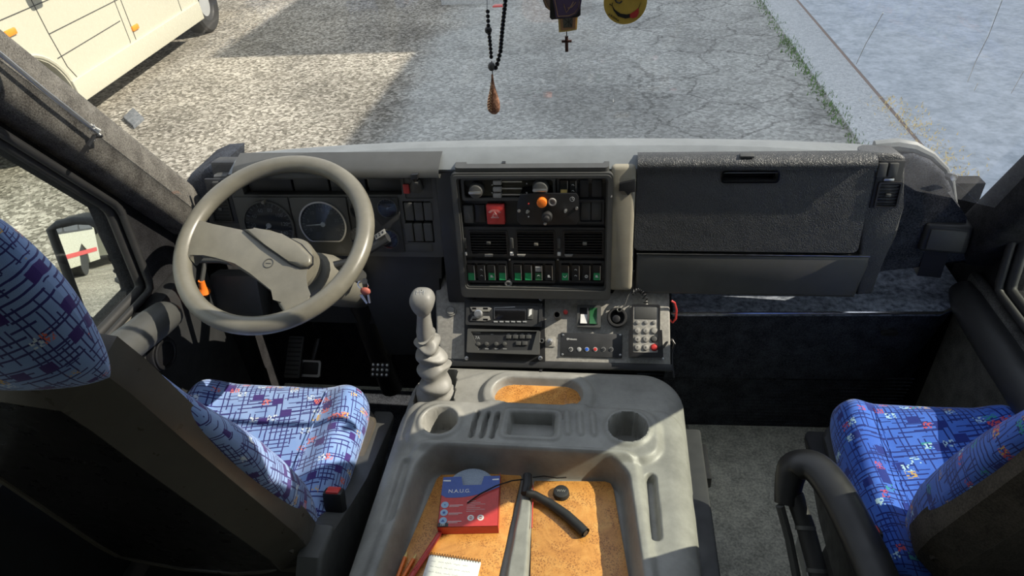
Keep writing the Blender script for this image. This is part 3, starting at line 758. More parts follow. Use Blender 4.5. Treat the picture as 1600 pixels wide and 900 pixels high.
for x0, x1 in ((908, 923), (924.5, 940)): mk('blank_tile', MB(PS).pbox(x0, 311, x1, 340, W0, W0 + .007, .001), M['panel_mid'], bp)
# three centre vents
mk('vent_surround', MB(PS).plate(rprect(PS, 722, 350, 945, 396, .003), [rprect(PS, a, 357, b, 391, .002) for a, b in ((738, 793), (810, 866), (883, 941))], W0 - .005, W0 + .008), M['panel_dark'], cs)
for (a, b), kn in zip(((738, 793), (810, 866), (883, 941)), ((764, 377), (839, 376), (914, 375))):
    v_ = vent(PS, a, 357, b, 391, 8, 8, cs, knob=PS.uv(*kn) if kn[0] > 800 else None, w=W0 + .006)
    mk('vent_thumbwheel', MB(PS).pbox(a - 11, 366, a - 6, 382, W0 + .006, W0 + .013, .002), M['panel_mid'], v_)
    mk('vent_tab', MB(PS).pbox(a - 11, 388, a - 6, 393, W0 + .008, W0 + .013, .001), M['white'], v_)
    mk('vent_clip', MB(PS).prism(PS.uvs([(a + (22 if a < 800 else 0), 391), (a + 34 if a < 800 else a + 13, 391), (a + 34 if a < 800 else a + 11, 394), (a + (22 if a < 800 else 2), 394)]), W0 + .009, W0 + .015, .0008), M['lever'], v_)
# rocker row: three bezels with four switches each
for a, b in ((728, 795), (801, 868), (875, 944)):
    mk('switch_bezel', MB(PS).plate(rprect(PS, a, 402, b, 436, .003), [rprect(PS, a + 3, 406, b - 3, 433, .002)], W0, W0 + .008), M['panel_dark'], cs)
RK = [(733, 'green', None), (749, None, 'pair'), (764.5, 'green', 'box'), (781, 'green', None), (805, 'green', None), (821, 'green', None), (837, 'green_dark', 'bars'), (853, None, 'box'),
      (878, 'green', 'lamp'), (894.5, None, 'pair'), (911, None, 'ring'), (927, 'green', 'box')]
for x, l, s_ in RK: rocker(x, 408, x + 11.5, 431, l, sym=s_, split=.55)
u, v = PS.uv(796, 437); mk('lighter_socket', MB(PS).ring(u, v, .004, .0095, W0, W0 + .012).cyl(u, v, .005, W0, W0 + .007, 16), M['lever'], cs)
for px, py in ((868, 276), (798, 400), (873, 400), (736, 270), (922, 272), (955, 299)): mk('screw', MB(PS).cyl(*PS.uv(px, py), .0022, W0, W0 + .010 if px < 950 else .038, 10, .001), M['steel'], cs)

# auxiliary plate with orange knob stands in front of the stack
PA = Fr(PS.pt(0, 0, .042), tilt(8))
ax = thing('auxiliary_switch_plate', 'black plate with orange knob and toggles screwed over the centre stack', 'switch plate', PA.pt(*PA.uv(857, 330), 0))
mk('plate', MB(PA).prism(PA.uvs([(813, 304), (838, 302), (900, 302), (904, 308), (904, 345), (900, 351), (814, 351), (808, 345), (808, 318)]), -.003, .001, .0006), M['black'], ax)
mk('knob', MB(PA).cyl(*PA.uv(847, 315), .0118, .001, .014, 24, .004), M['orange'], ax, label='round orange knob')
mk('socket_ring', MB(PA).ring(*PA.uv(863, 315), .0055, .0095, .001, .006).cyl(*PA.uv(863, 315), .0056, .001, .002, 16), M['lever'], ax)
kn = mk('rotary_knob', MB(PA).cyl(*PA.uv(855, 337), .0125, .001, .016, 24, .003).cyl(*PA.uv(855, 337), .007, .016, .026, 20, .002), M['rubber'], ax)
for px, py in ((884, 328), (825, 329)):
    u, v = PA.uv(px, py)
    tg = mk('toggle', MB(PA).cyl(u, v, .0042, .001, .005, 6).tube([(u, v, .004), (u, v + .004, .022)], [.0016, .0028], 8), M['steel'], ax)
for px, py in ((811, 329), (901, 325), (852, 349)): mk('screw', MB(PA).cyl(*PA.uv(px, py), .0038, .001, .004, 12, .001), M['steel'], ax)
for px, py in ((826, 338), (826, 318)): mk('indicator_lamp', MB(PA).cyl(*PA.uv(px, py), .0018, .001, .003, 10), M['white' if py > 320 else 'red'], ax)
u, v = PA.uv(894, 311); mk('emblem', MB(PA).ring(u, v, .0045, .0058, .001, .0018).tube([(u - .003, v - .002, .0016), (u, v + .0035, .0016), (u + .003, v - .002, .0016)], .0006, 4), M['greyprint'], ax)
mk('spacer', MB(PA).cyl(*PA.uv(811, 329), .003, -.03, -.003, 10).cyl(*PA.uv(901, 325), .003, -.03, -.003, 10), M['black'], ax)
# ================================================================ sloping grey control panel
cp = thing('control_panel', 'sloping speckled grey panel between centre stack and engine cover', 'panel', PC.pt(*PC.uv(860, 560), 0))
pp = PC.uvs([(680, 426), (690, 424), (698, 441), (707, 459), (960, 462), (968, 440), (976, 424), (1000, 420), (1040, 422), (1046, 430), (1048, 574), (690, 566), (681, 520)])
mk('panel_plate', MB(PC).prism(pp, -.06, 0, .006, 3), M['ctrl'], cp)
mk('panel_edge', MB(PC).prism(PC.uvs([(690, 560), (1050, 569), (1051, 580), (690, 572)]), -.03, .004, .004), M['panel_dark'], cp)
for px, py in ((1032, 435), (1035, 561)): mk('screw', MB(PC).cyl(*PC.uv(px, py), .004, 0, .003, 12, .001), M['steel'], cp)
mk('hand_throttle_boss', MB(PC).cyl(*PC.uv(687, 432), .008, 0, .004, 18, .001), M['ctrl'], cp)
pb = mk('push_button', MB(PC).ring(*PC.uv(705, 486), .0105, .0145, 0, .006).cyl(*PC.uv(705, 486), .0105, 0, .009, 24, .002), M['lever'], cp)
# radio bracket and car radio
rb = thing('radio_bracket', 'black metal plate holding the two radios on the control panel', 'bracket', PC.pt(*PC.uv(790, 560), 0))
mk('bracket_plate', MB(PC).prism(PC.uvs([(726, 465), (851, 464), (852, 566), (726, 563)]), 0, .004, .001), M['black'], rb)
mk('bracket_rim', MB(PC).prism(PC.uvs([(726, 464), (850, 464), (848, 474), (728, 474)]), .004, .012, .002), M['panel_dark'], rb)
for px, py in ((731, 470), (846, 468), (730, 560), (845, 560)): mk('screw', MB(PC).cyl(*PC.uv(px, py), .0055, .004, .009 if px < 800 else .018, 14, .002), M['steel'], rb)
R1 = Fr(PC.pt(0, 0, .004), tilt(45))
cr = thing('car_radio', 'black car radio with silver control ring, upper of the two units', 'radio', R1.pt(*R1.uv(790, 505), 0))
mk('faceplate', MB(R1).plate(rprect(R1, 730, 473, 848, 510, .004), [rprect(R1, 735, 477, 843, 506, .003)], 0, .016).pbox(734, 476, 844, 507, 0, .014, .002), M['panel_dark'], cr)
mk('display', MB(R1).pbox(773, 483, 822, 501, .013, .0155, .001), M['blackg'], cr)
mk('display_frame', MB(R1).tube([(*R1.uv(774, 499), .016), (*R1.uv(774, 482), .016), (*R1.uv(806, 481), .016)], .0007, 5), M['steel'], cr)
for pl_ in ([(736, 481), (764, 480), (770, 483), (766, 488), (756, 488), (750, 484), (744, 488), (740, 488)], [(736, 502), (740, 495), (744, 495), (750, 499), (757, 495), (766, 495), (768, 501), (760, 503)]):
    b_ = mk('silver_keys', MB(R1).prism(R1.uvs(pl_), .013, .0175, .001), M['lever'], cr)
    cx = sum(a for a, b in pl_) / 8; cy = pl_[0][1] + (2 if pl_[0][1] < 490 else -2)
    mk('key_marks', MB(R1).pbox(740, cy - 1, 746, cy + 1.5, .017, .0182).pbox(757, cy - 1, 764, cy + 1.5, .017, .0182), M['blackg'], b_)
mk('volume_knob', MB(R1).cyl(*R1.uv(750, 492), .0115, .013, .027, 28, .003).cyl(*R1.uv(750, 492), .007, .027, .028, 20), M['steel'], cr)
pk = MB(R1)
for i in range(6): pk.pbox(773 + i * 9, 502.5, 779 + i * 9, 504.5, .0145, .0165)
mk('preset_keys', pk, M['greyprint'], cr)
mk('eject_panel', MB(R1).pbox(825, 483, 834, 500, .013, .0165, .001), M['panel_mid'], cr)
mk('usb_mark', MB(R1).prism(R1.uvs([(828, 485), (832, 484), (832, 492), (827, 496)]), .0165, .0172), M['white'], cr)
am = thing('microphone_amplifier', 'black bus amplifier with four small knobs, lower of the two units', 'amplifier', R1.pt(*R1.uv(790, 550), 0))
mk('casing', MB(R1).plate(rprect(R1, 732, 516, 844, 553, .003), [R1.uvs([(738, 519), (840, 519), (832, 548), (750, 548)])], 0, .020), M['panel_mid'], am)
mk('face', MB(R1).prism(R1.uvs([(737, 518), (841, 518), (833, 549), (749, 549)]), 0, .012), M['panel_dark'], am)
for px in (749, 762, 777, 790): mk('knob', MB(R1).cyl(*R1.uv(px, 538), .0052, .012, .022, 18, .0015), M['panel_mid'], am)
for px, py in ((796, 527), (806.5, 527), (817, 527), (827, 527), (811, 537), (821, 537)): mk('key', MB(R1).pbox(px - 4, py - 3, px + 4, py + 3, .012, .017, .001), M['panel_mid'], am)
tx = MB(R1).ptext('7A', 746, 528, .011, .0125).pbox(738, 520, 752, 521.3, .012, .0125)
for px in (749, 762, 777, 790): tx.pbox(px - 3, 545, px + 3, 546, .012, .0125)
for px, py in ((796, 522.5), (806.5, 522.5), (817, 522.5), (827, 522.5), (770, 523)): tx.pbox(px - 2, py - .5, px + 2, py + .5, .012, .0125)
mk('printing', tx, M['greyprint'], am)
mk('jack_socket', MB(R1).ring(*R1.uv(847, 533), .003, .006, 0, .014), M['steel'], am)
# protruding tube, key switch, small knob
u, v = PC.uv(872, 495)
tb = thing('stub_tube', 'short black hollow tube standing out of the grey panel', 'tube', PC.pt(u, v, 0))
mk('tube_body', MB(PC).ring(u, v, .006, .0095, 0, .05).cyl(u, v, .0062, 0, .03, 16), M['rubber'], tb)
mk('red_tip', MB(PC).cyl(*PC.uv(884, 488), .006, 0, .012, 14, .002), M['red'], tb, label='small reddish stud')
u, v = PC.uv(860, 534)
ks = thing('key_switch', 'round metal key switch on square base right of the radios', 'switch', PC.pt(u, v, 0))
mk('base_plate', MB(PC).box(u - .013, u + .013, v - .013, v + .013, 0, .004, .002), M['ctrl'], ks)
mk('barrel', MB(PC).cyl(u, v, .008, .004, .012, 6, .001).cyl(u, v, .005, .012, .022, 14, .002), M['steel'], ks)
# twin rocker
tr = thing('twin_rocker_switch', 'framed pair of rocker switches, one black one green, on grey panel', 'switch', PC.pt(*PC.uv(920, 510), 0))
mk('frame', MB(PC).plate(rprect(PC, 902, 478, 939, 512, .003), [rprect(PC, 906, 482, 919, 508, .001), rprect(PC, 921, 482, 934, 508, .001)], 0, .014).pbox(903, 480, 937, 511, 0, .004), M['panel_mid'], tr)
rocker(906.5, 482, 918.5, 507, 'white', tr, PC, .005, split=.4)
rocker(921.5, 482, 933.5, 507, None, tr, PC, .005, split=.5, body='green_dark')
# holder ring with plug and cable
u, v = PC.uv(964, 497)
hd = thing('socket_cup', 'black round rubber cup holding a cable plug on grey panel', 'holder', PC.pt(u, v, 0))
mk('cup', MB(PC).ring(u, v, .017, .025, 0, .022).cyl(u, v, .018, 0, .003, 24), M['rubber'], hd)
mk('plug', MB(PC).cyl(u - .002, v - .004, .010, .003, .020, 16, .002), M['black'], hd)
cb = MB(PC)
p0 = Vector((*PC.uv(967, 486), .02)); pts = [p0 + Vector((.005 * math.cos(a) , .005 * math.sin(a) , .004 + .001 * a)) for a in [x * .5 for x in range(13)]]
p1 = Vector((*PC.uv(976, 478), .03)); p2 = Vector((*PC.uv(981, 464), .03)); p3 = Vector((*PC.uv(987, 457), .03))
cb.tube(pts + [p1, p2, p3], .0018, 6)
mk('cable', cb, M['panel_mid'], hd)
# handset with coil cord in its bracket
HF = Fr(PC.pt(0, 0, .018), tilt(45))
hs_ = thing('phone_handset', 'grey keypad handset with coiled cord in black bracket', 'handset', PC.pt(*PC.uv(1008, 550), 0))
mk('body', MB(HF).prism(rprect(HF, 986, 477, 1030, 553, .005), -.014, .004, .002), M['ctrl'], hs_)
mk('screen', MB(HF).pbox(992, 480, 1026, 499, .002, .0055, .001), M['panel_mid'], hs_)
mk('screen_border', MB(HF).plate(rprect(HF, 986, 476, 1031, 553, .005), [rprect(HF, 989, 479, 1028, 551, .004)], .002, .006), M['black'], hs_)
for i, px in enumerate((996, 1009, 1022)):
    mk('soft_key', MB(HF).cyl(*HF.uv(px, 504), .0048, .004, .008, 16, .0015), M['lever'], hs_)
    for j, py in enumerate((517, 530, 543)):
        m_ = 'red' if (i == 2 and j == 2) else 'ctrl' if not (i == 2 and j == 1) else 'panel_mid'
        k_ = mk('number_key', MB(HF).cyl(*HF.uv(px, py), .0072, .004, .0085, 20, .002).ring(*HF.uv(px, py), .0075, .0088, .003, .0055), M[m_], hs_)
        if not (i == 2): mk('numeral', MB(HF).ptext(str(1 + i + 3 * j), px, py, .007, .0087), M['black'], k_)
mk('bracket', MB(HF).plate(HF.uvs([(983, 516), (989, 516), (989, 551), (1028, 551), (1028, 516), (1034, 516), (1036, 558), (983, 558)]), [], -.018, .009), M['black'], hs_)
co = MB(HF); c0 = Vector((*HF.uv(1010, 474), -.004)); c1 = Vector((*HF.uv(1003, 456), .012)); c2 = Vector((*HF.uv(987, 460), .012))
pts = [c0]; nn = 90
for k in range(nn):
    t = k / (nn - 1); c = c0 * (1 - t) ** 2 + c1 * 2 * t * (1 - t) * 1.0 + c2 * t * t + Vector((0, .012 * math.sin(t * 3.14), 0)); a = t * 2 * math.pi * 9
    dr = ((c1 - c0) * (1 - t) + (c2 - c1) * t).normalized(); n1 = dr.cross(Vector((0, 0, 1))).normalized()
    pts.append(c + n1 * (.006 * math.cos(a)) + Vector((0, 0, .006 * math.sin(a))))
mk('coil_cord', co.tube(pts, .0016, 6), M['panel_dark'], hs_)
mk('cord_boot', MB(HF).tube([(*HF.uv(1010, 479), -.004), (*HF.uv(1010, 470), -.004)], [.005, .003], 10), M['ctrl'], hs_)
# climate control strip
wc = thing('heater_timer_panel', 'flat black heater panel with row of six round buttons', 'control panel', PC.pt(*PC.uv(924, 550), 0))
mk('plate', MB(PC).pbox(876, 521, 972, 558, 0, .005, .0015), M['panel_dark'], wc)
for px, m_ in ((892, 'panel_mid'), (905, 'greyprint'), (917, 'blue'), (930, 'red'), (943, 'panel_dark'), (955, 'panel_dark')):
    bb = mk('round_button', MB(PC).cyl(*PC.uv(px, 546), .0042, .005, .0075, 18, .001), M[m_], wc)
    mk('button_ring', MB(PC).ring(*PC.uv(px, 546), .0046, .0054, .005, .0062), M['white' if px < 935 else 'greyprint'], bb)
for px, py in ((880, 524), (879, 554), (969, 524), (969, 555)): mk('screw', MB(PC).cyl(*PC.uv(px, py), .003, .005, .0075, 12, .001), M['steel'], wc)
mk('lettering', MB(PC).ptext('Webasto', 894, 530, .0065, .0053).ring(*PC.uv(887, 530), .0016, .0024, .005, .0055), M['white'], wc)
# cable on the right edge and red loop
k0 = [at_plane(a, b, PC.pt(0, 0, -.02 if i > 1 else .0), PC.n) for i, (a, b) in enumerate([(1036, 543), (1042, 535), (1050, 530), (1054, 538), (1050, 552), (1050, 570), (1053, 590)])]
mk('black_cable', MB().tube(k0, .003, 8), M['black'], None, 'black cable hanging beside the keypad handset on the panel edge', 'cable')
k1 = [Vector((.192 + .006 * math.sin(t), 1.36 + .0 + .01 * math.sin(2 * t), .56 + .045 * math.cos(t))) + Vector((0, -.02 * math.sin(t), 0)) for t in [x * .4 for x in range(16)]]
mk('red_cable_loop', MB().tube([at_plane(a, b, (0, 1.36, 0), (0, 1, 0)) for a, b in [(1049, 470), (1054, 473), (1057, 484), (1056, 498), (1051, 504), (1047, 500)]], .0028, 8), M['red'], None, 'red cable loop behind right edge of the grey control panel', 'cable')

# ================================================================ engine cover / console
def sst(x): x = max(0., min(1., x)); return x * x * (3 - 2 * x)
def rr(x, y, cx, cy, hx, hy, r):
    a = abs(x - cx) - hx + r; b = abs(y - cy) - hy + r
    return math.hypot(max(a, 0), max(b, 0)) + min(max(a, b), 0) - r
TRAY = .452
def conh(x, y):
    h = .50
    # front moulding edge
    h += .010 * sst((1.085 - y) / .006 + .5) * sst(-rr(x, y, -.145, .80, .33, .285, .06) / .012 + .5)
    # oval
    d = rr(x, y, -.153, 1.125, .105, .045, .045)
    h += .013 * sst((.038 - d) / .018) * sst((y - 1.068) / .02)
    h -= .026 * sst((.004 - d) / .008)
    # cup block
    d = rr(x, y, -.152, 1.005, .275, .072, .05); h += .014 * sst(-d / .022 + .6)
    for cx, cy, r in ((-.362, 1.008, .037), (.056, 1.015, .040)):
        q = math.hypot(x - cx, y - cy); h += .007 * sst((.052 - abs(q - .045) * 4) / .03 * .6) if q > r else 0
        h -= .065 * sst((r - q) / .005 + .5)
    for cx in (-.283, -.259, -.236):
        d = rr(x, y, cx + (y - 1.0) * .06, 1.006, .0045, .038, .004); h -= .02 * sst(-d / .003 + .5)
    for cx in (-.076, -.048, -.019):
        d = rr(x, y, cx - (y - 1.02) * .1, 1.021, .0065, .036, .006); h += .006 * sst(-d / .005 + .4)
    d = rr(x, y, -.155, 1.012, .062, .040, .012); h += .005 * sst((.008 - abs(d)) / .006)
    d = rr(x, y, -.155, 1.012, .050, .030, .006); h -= .032 * sst(-d / .004 + .5)
    # big tray
    tl = -.378 - (.93 - y) * .06; trr = .045 + (.93 - y) * .10
    cx = (tl + trr) / 2; hx = (trr - tl) / 2
    d = rr(x, y, cx, .58, hx, .348, .045)
    rim = rr(x, y, cx, .60, hx + .035, .36, .05)
    if y < .95: h += .010 * sst(-rim / .02 + .3)
    h -= (h - TRAY) * sst(-d / .022 + .55)
    # divider bar in the tray
    dx = abs(x + .153) - (.010 + (.92 - y) * .045)
    if y < .915: h = max(h, TRAY + .020 * sst(-dx / .008 + .5))
    # finger slots on the rims
    d = rr(x, y, .103 + (.83 - y) * .03, .83, .009, .075, .009); h -= .022 * sst(-d / .007 + .5)
    d = rr(x, y, -.415, .83, .010, .080, .010); h -= .012 * sst(-d / .012 + .5)
    # gear lever hole
    d = rr(x, y, -.405 + (y - 1.145) * -.1, 1.145, .047, .062, .012); h -= .11 * sst(-d / .004 + .5)
    # outer rounding and flanks
    lo = -.475 - .01 * (1.2 - y) * 0; hi = .192
    d = rr(x, y, (lo + hi) / 2, .60, (hi - lo) / 2, .640, .10)
    R = .055; e = d + R
    if e > 0:
        if e < R * .97: h -= R - math.sqrt(R * R - e * e)
        else: h = min(h, .50) - (R - math.sqrt(R * R - (R * .97) ** 2)) - (e - R * .97) * 9
    return max(h, .004)
NX, NY = 235, 265
X0, X1, Y0, Y1 = -.545, .262, .34, 1.255
ec = thing('engine_cover', 'large moulded grey engine cover with cup holders and wood inlays', 'console', (-.14, .8, 0))
mb = MB().grid(lambda a, b: (X0 + (X1 - X0) * a, Y0 + (Y1 - Y0) * b, conh(X0 + (X1 - X0) * a, Y0 + (Y1 - Y0) * b)), NX, NY)
mk('cover_shell', mb, M['console'], ec, ang=75)
F0 = Fr((0, 0, 0), (0, 1, 0))
def oz(z): return Fr((0, 0, z), (0, 1, 0))
o = oz(.490)
bl_ = mk('burl_inlay', MB(F0).prism(rrect(-.256, -.050, 1.083, 1.167, .040, 8), .47, .4905, .002), M['burl'], ec, label='oval burl wood inlay')
FB = oz(TRAY + .001)
mk('burl_board', MB(FB).prism(FB.uvs([(690, 744), (812, 742), (815, 748), (778, 910), (760, 990), (590, 990), (616, 910), (683, 750)]), 0, .006, .002), M['burl'], ec, label='left burl wood board')
mk('burl_board', MB(FB).prism(FB.uvs([(836, 754), (945, 755), (954, 758), (959, 768), (983, 910), (995, 990), (828, 990), (829, 910), (832, 760)]), 0, .008, .003), M['burl'], ec, label='right burl wood board')
mk('gear_opening', MB(F0).box(-.46, -.352, 1.08, 1.21, .40, .404), M['black'], ec)
for x, y in ((-.152, 1.205), (-.009, 1.072), (-.285, 1.072)): mk('screw', MB(F0).cyl(x, y, .004, .502 if y > 1.1 else .51, .507 if y > 1.1 else .516, 12, .001), M['black'], ec)
# side panel and latch
sp_ = MB(SIDE(.222))
sp_.prism([(1.16, .0), (1.15, .33), (1.10, .435), (.34, .445), (.34, 0)], -.03, .006, .006)
mk('side_panel', sp_, M['panel_dark'], ec)
mk('latch_handle', MB(SIDE(.226)).prism([(1.07, .42), (.97, .425), (.965, .40), (.99, .385), (1.06, .385)], 0, .014, .004), M['black'], ec)
# contents of the dish
dsh = atz(847, 684, .485)
mk('small_ring', MB(Fr((dsh.x + .006, dsh.y, .484), (0, 1, 0))).ring(0, 0, .0022, .0048, 0, .004), M['panel_mid'], None, 'tiny grey ring lying in the right corner of console dish', 'ring')
mk('small_screw', MB().tube([(-.196, .992, .487), (-.172, .994, .486)], [.0012, .0018], 8).cyl(-.196, .992, .0035, .4845, .4875, 10), M['steel'], None, 'tiny steel screw lying in the console dish', 'screw')

# ================================================================ gear lever
gl_ = thing('gear_lever', 'pale grey gear lever with ribbed boot and rounded knob', 'gear lever', (-.40, 1.135, .405))
ctr = [Vector(p) for p in ((-.402, 1.128, .405), (-.402, 1.128, .50), (-.396, 1.132, .56), (-.400, 1.137, .62), (-.405, 1.14, .665))]
def along(t):
    k = t * (len(ctr) - 1); i = min(int(k), len(ctr) - 2); return ctr[i].lerp(ctr[i + 1], k - i)
P = []; RR = []
nb = 66
for i in range(nb + 1):
    t = i / nb; P.append(along(t)); env = .046 - .022 * t
    ph = t * 6.0 * 2 * math.pi
    RR.append(env + (.0055 * math.sin(ph) if t > .06 else 0))
mbt = MB()
base = MB().tube(P, RR, 26)
def wrk(v):
    cx_, cy_ = v.x + .40, v.y - 1.13; an = math.atan2(cy_, cx_); z = v.z
    k_ = 1 + .10 * math.sin(2 * an + z * 55) + .07 * math.sin(3 * an - z * 90)
    return Vector((-.40 + cx_ * k_, 1.13 + cy_ * k_, z + .006 * math.sin(an + z * 38) + .003 * math.sin(2 * an + z * 70)))
mbt.v = [wrk(v) for v in base.v]; mbt.f = base.f
mk('boot', mbt, M['lever'], gl_, ang=80)
k = aty(660, 470, 1.142)
mk('shaft', MB().tube([ctr[-1] - Vector((0, 0, .012)), ctr[-1] + Vector((0, 0, .012)), ctr[-1].lerp(k, .5), k - Vector((0, 0, .012))], [.021, .020, .016, .0155], 18), M['lever'], gl_, ang=60)
kb = MB()
def knobf(a, b):
    an = a * 2 * math.pi; t = b * math.pi; e_ = .72
    cx = math.copysign(abs(math.cos(an)) ** e_, math.cos(an)); sy_ = math.copysign(abs(math.sin(an)) ** e_, math.sin(an))
    r_ = math.sin(max(.01, min(math.pi - .01, t))) ** .62; z = -math.cos(t)
    w_ = .028 if z > 0 else .028 - .008 * (-z)
    return (k.x + w_ * cx * r_, k.y + .026 * sy_ * r_ + z * .004, k.z + z * (.026 if z > 0 else .034))
kb.grid(knobf, 28, 18, True)
kn_ = mk('knob', kb, M['lever'], gl_, ang=80)
FK = Fr((k.x, k.y - .004, k.z + .0265), tilt(75))
mk('shift_pattern', MB(FK).tube([(-.008, -.006, 0), (-.008, .006, 0)], .0005, 4).tube([(0, -.006, 0), (0, .006, 0)], .0005, 4).tube([(.008, -.006, 0), (.008, .006, 0)], .0005, 4).tube([(-.008, 0, 0), (.008, 0, 0)], .0005, 4), M['greyprint'], kn_)

# ================================================================ things lying in the tray
BT = TRAY + .0075
FX = oz(BT)
# flat carton: the far edge leans on nothing, lies slightly open
c = [atz(a, b, BT + .024) for a, b in ((690, 768), (781, 768), (778, 822), (686, 822))]
bx_c = thing('sanding_disc_box', 'red and blue flat carton of sanding discs with open flap', 'box', (-.27, .85, BT))
FBX = Fr((0, 0, BT + .024), (0, 1, 0))
P4 = FBX.uvs([(688, 757), (780, 757), (778, 822), (683, 824)])
ab = Vector(P4[0]); bb_ = Vector(P4[1]); cc_ = Vector(P4[2]); dd_ = Vector(P4[3])
ux = (cc_ - dd_).normalized(); Lx = (cc_ - dd_).length; ox = dd_; vy = Vector((-ux.y, ux.x)); Ly = .122
FBX = Fr((ox.x, ox.y, BT), (vy.x, vy.y, 0), (ux.x, ux.y, 0))
mk('carton', MB(FBX).plate([(0, 0), (Lx, 0), (Lx, Ly), (Lx * .72, Ly), (Lx * .68, Ly - .022), (Lx * .36, Ly - .022), (Lx * .32, Ly), (0, Ly)], [], .0235, .0242).box(0, Lx, 0, Ly, 0, .0008).box(0, .0008, 0, Ly, 0, .0242).box(Lx - .0008, Lx, 0, Ly + .008, 0, .0242).box(0, Lx, 0, .0008, 0, .0242), M['red'], bx_c)
blue = [(0, Ly), (0, Ly - .045)] + [(Lx * t, Ly - .047 - .014 * math.sin(t * 2.6 + .3) + .022 * t) for t in [x / 12 for x in range(1, 13)]] + [(Lx, Ly), (Lx * .72, Ly), (Lx * .68, Ly - .022), (Lx * .36, Ly - .022), (Lx * .32, Ly)]
M['box_blue'] = flat('blue carton print', (.035, .085, .34), .35); M['box_lt'] = flat('pale blue print', (.30, .48, .66), .5)
M['disc'] = cloth('grey blue sanding disc', (.22, .27, .34), (.36, .42, .50), 400, .2)
mk('blue_print', MB(FBX).plate(blue, [], .0243, .0245), M['box_blue'], bx_c)
mk('sanding_discs', MB(FBX).prism([(a, b) for a, b in arc(Lx / 2, Ly - .028, .052, 8, 172, 20)], .004, .020, .001), M['disc'], bx_c, label='grey blue abrasive discs showing in the flap')
pr = MB(FBX).text('N.A.U.G.', Lx * .31, Ly - .037, .0125, .0247)
pr.plate([(.001, Ly - .008), (.017, Ly - .008), (.017, Ly - .012), (.001, Ly - .011)], [], .0246, .0247).plate([(Lx - .016, Ly - .008), (Lx - .002, Ly - .007), (Lx - .002, Ly - .011), (Lx - .016, Ly - .011)], [], .0246, .0247)
for i in range(3): pr.box(.020, .048, .050 - i * .019, .0512 - i * .019, .0243, .0247).box(.020, .040, .047 - i * .019, .0478 - i * .019, .0243, .0247)
for i in range(7): pr.box(.056, .056 + (.018 + .01 * ((i * 7) % 3)), .060 - i * .0042, .0606 - i * .0042, .0243, .0246)
for cx in (.066, .086): pr.ring(cx, .020, .0035, .0068, .0243, .0247, 20).box(cx - .003, cx + .003, .019, .021, .0243, .0247)
pr.text('100', .010, .0055, .007, .0247)
mk('white_lettering', pr, M['white'], bx_c)
ci = MB(FBX); 
for i in range(3): ci.cyl(.0105, .052 - i * .0185, .0078, .0243, .0247, 24)
mk('disc_pictograms', ci, M['box_lt'], bx_c)
mk('pictogram_dots', MB(FBX).cyl(.0105, .052, .0015, .0247, .0249, 12).cyl(.0105, .0335, .003, .0247, .0249, 12).plate([(.006, .012), (.014, .012), (.010, .018)], [], .0247, .0249), M['box_blue'], bx_c)
mk('quantity_tag', MB(FBX).box(.001, .022, .001, .010, .0243, .0245), M['black'], bx_c)

# notepad with spiral
np_ = thing('spiral_notepad', 'small white spiral notepad with pencil handwriting on burl board', 'notepad', (-.28, .66, BT))
q0 = FX.uv(672, 868); q1 = FX.uv(752, 880); un = Vector((q1[0] - q0[0], q1[1] - q0[1])); Ln = un.length; un.normalize(); vn = Vector((-un.y, un.x))
FN = Fr((q0[0], q0[1], BT), (vn.x, vn.y, 0), (un.x, un.y, 0))
mk('pages', MB(FN).box(0, Ln, -.14, -.001, 0, .006, .001), M['paper'], np_)
spn = MB(FN)
for i in range(19):
    x = .003 + i * (Ln - .006) / 18
    spn.tube([(x + .0006 * math.cos(a), .0 + .0045 * math.cos(a), .004 + .0045 * math.sin(a)) for a in [j * .785 for j in range(8)]], .0006, 5, True)
mk('wire_spiral', spn, M['black'], np_)
wr = MB(FN); rn = random.Random(3)
for ln in range(7):
    x = .008
    while x < Ln - .02:
        w_ = rn.uniform(.006, .016); pts = [(x + w_ * t / 8, -.014 - ln * .011 - .0012 * math.sin(t * 2.3 + x * 99) + rn.uniform(-.0006, .0006), .0062) for t in range(9)]
        wr.tube(pts, .00028, 4); x += w_ + rn.uniform(.002, .006)
mk('handwriting', wr, M['greyprint'], np_)
# red pen, pencils
def stick(a, b, z0, z1, r, seg=12): pa_ = atz(*a, BT + z0); pb_ = atz(*b, BT + z1); return pa_, pb_
pa_, pb_ = stick((688, 832), (640, 905), .008, .008, .005)
pn = thing('red_pen', 'translucent red pen lying from the carton to the notepad', 'pen', (pb_.x, pb_.y, BT))
pb2 = pb_ + (pb_ - pa_) * .4
mk('barrel', MB().tube([pa_, pa_.lerp(pb2, .05), pb2], [.0035, .0052, .0055], 12), M['red'], pn)
mk('cap_clip', MB().tube([pa_.lerp(pb2, .25) + Vector((0, 0, .006)), pa_.lerp(pb2, .6) + Vector((0, 0, .007))], .0013, 6), M['red'], pn)
for nm, a, b, l in (('pencil', (636, 862), (620, 905), 'orange pencil against the left tray wall, leftmost of the two'), ('pencil', (651, 865), (628, 905), 'orange pencil lying right next to the red pen')):
    a_, b_ = stick(a, b, .006, .006, .004); b2 = b_ + (b_ - a_) * 1.2; d_ = (b2 - a_).normalized()
    pe = thing(nm, l, 'pencil', (a_.x, a_.y, BT), group='orange pencils in the tray')
    mk('wooden_shaft', MB().tube([a_ + d_ * .012, b2], .0036, 6), M['orange'], pe)
    mk('sharpened_tip', MB().tube([a_, a_ + d_ * .012], [.0006, .0036], 6), M['yellow'], pe)
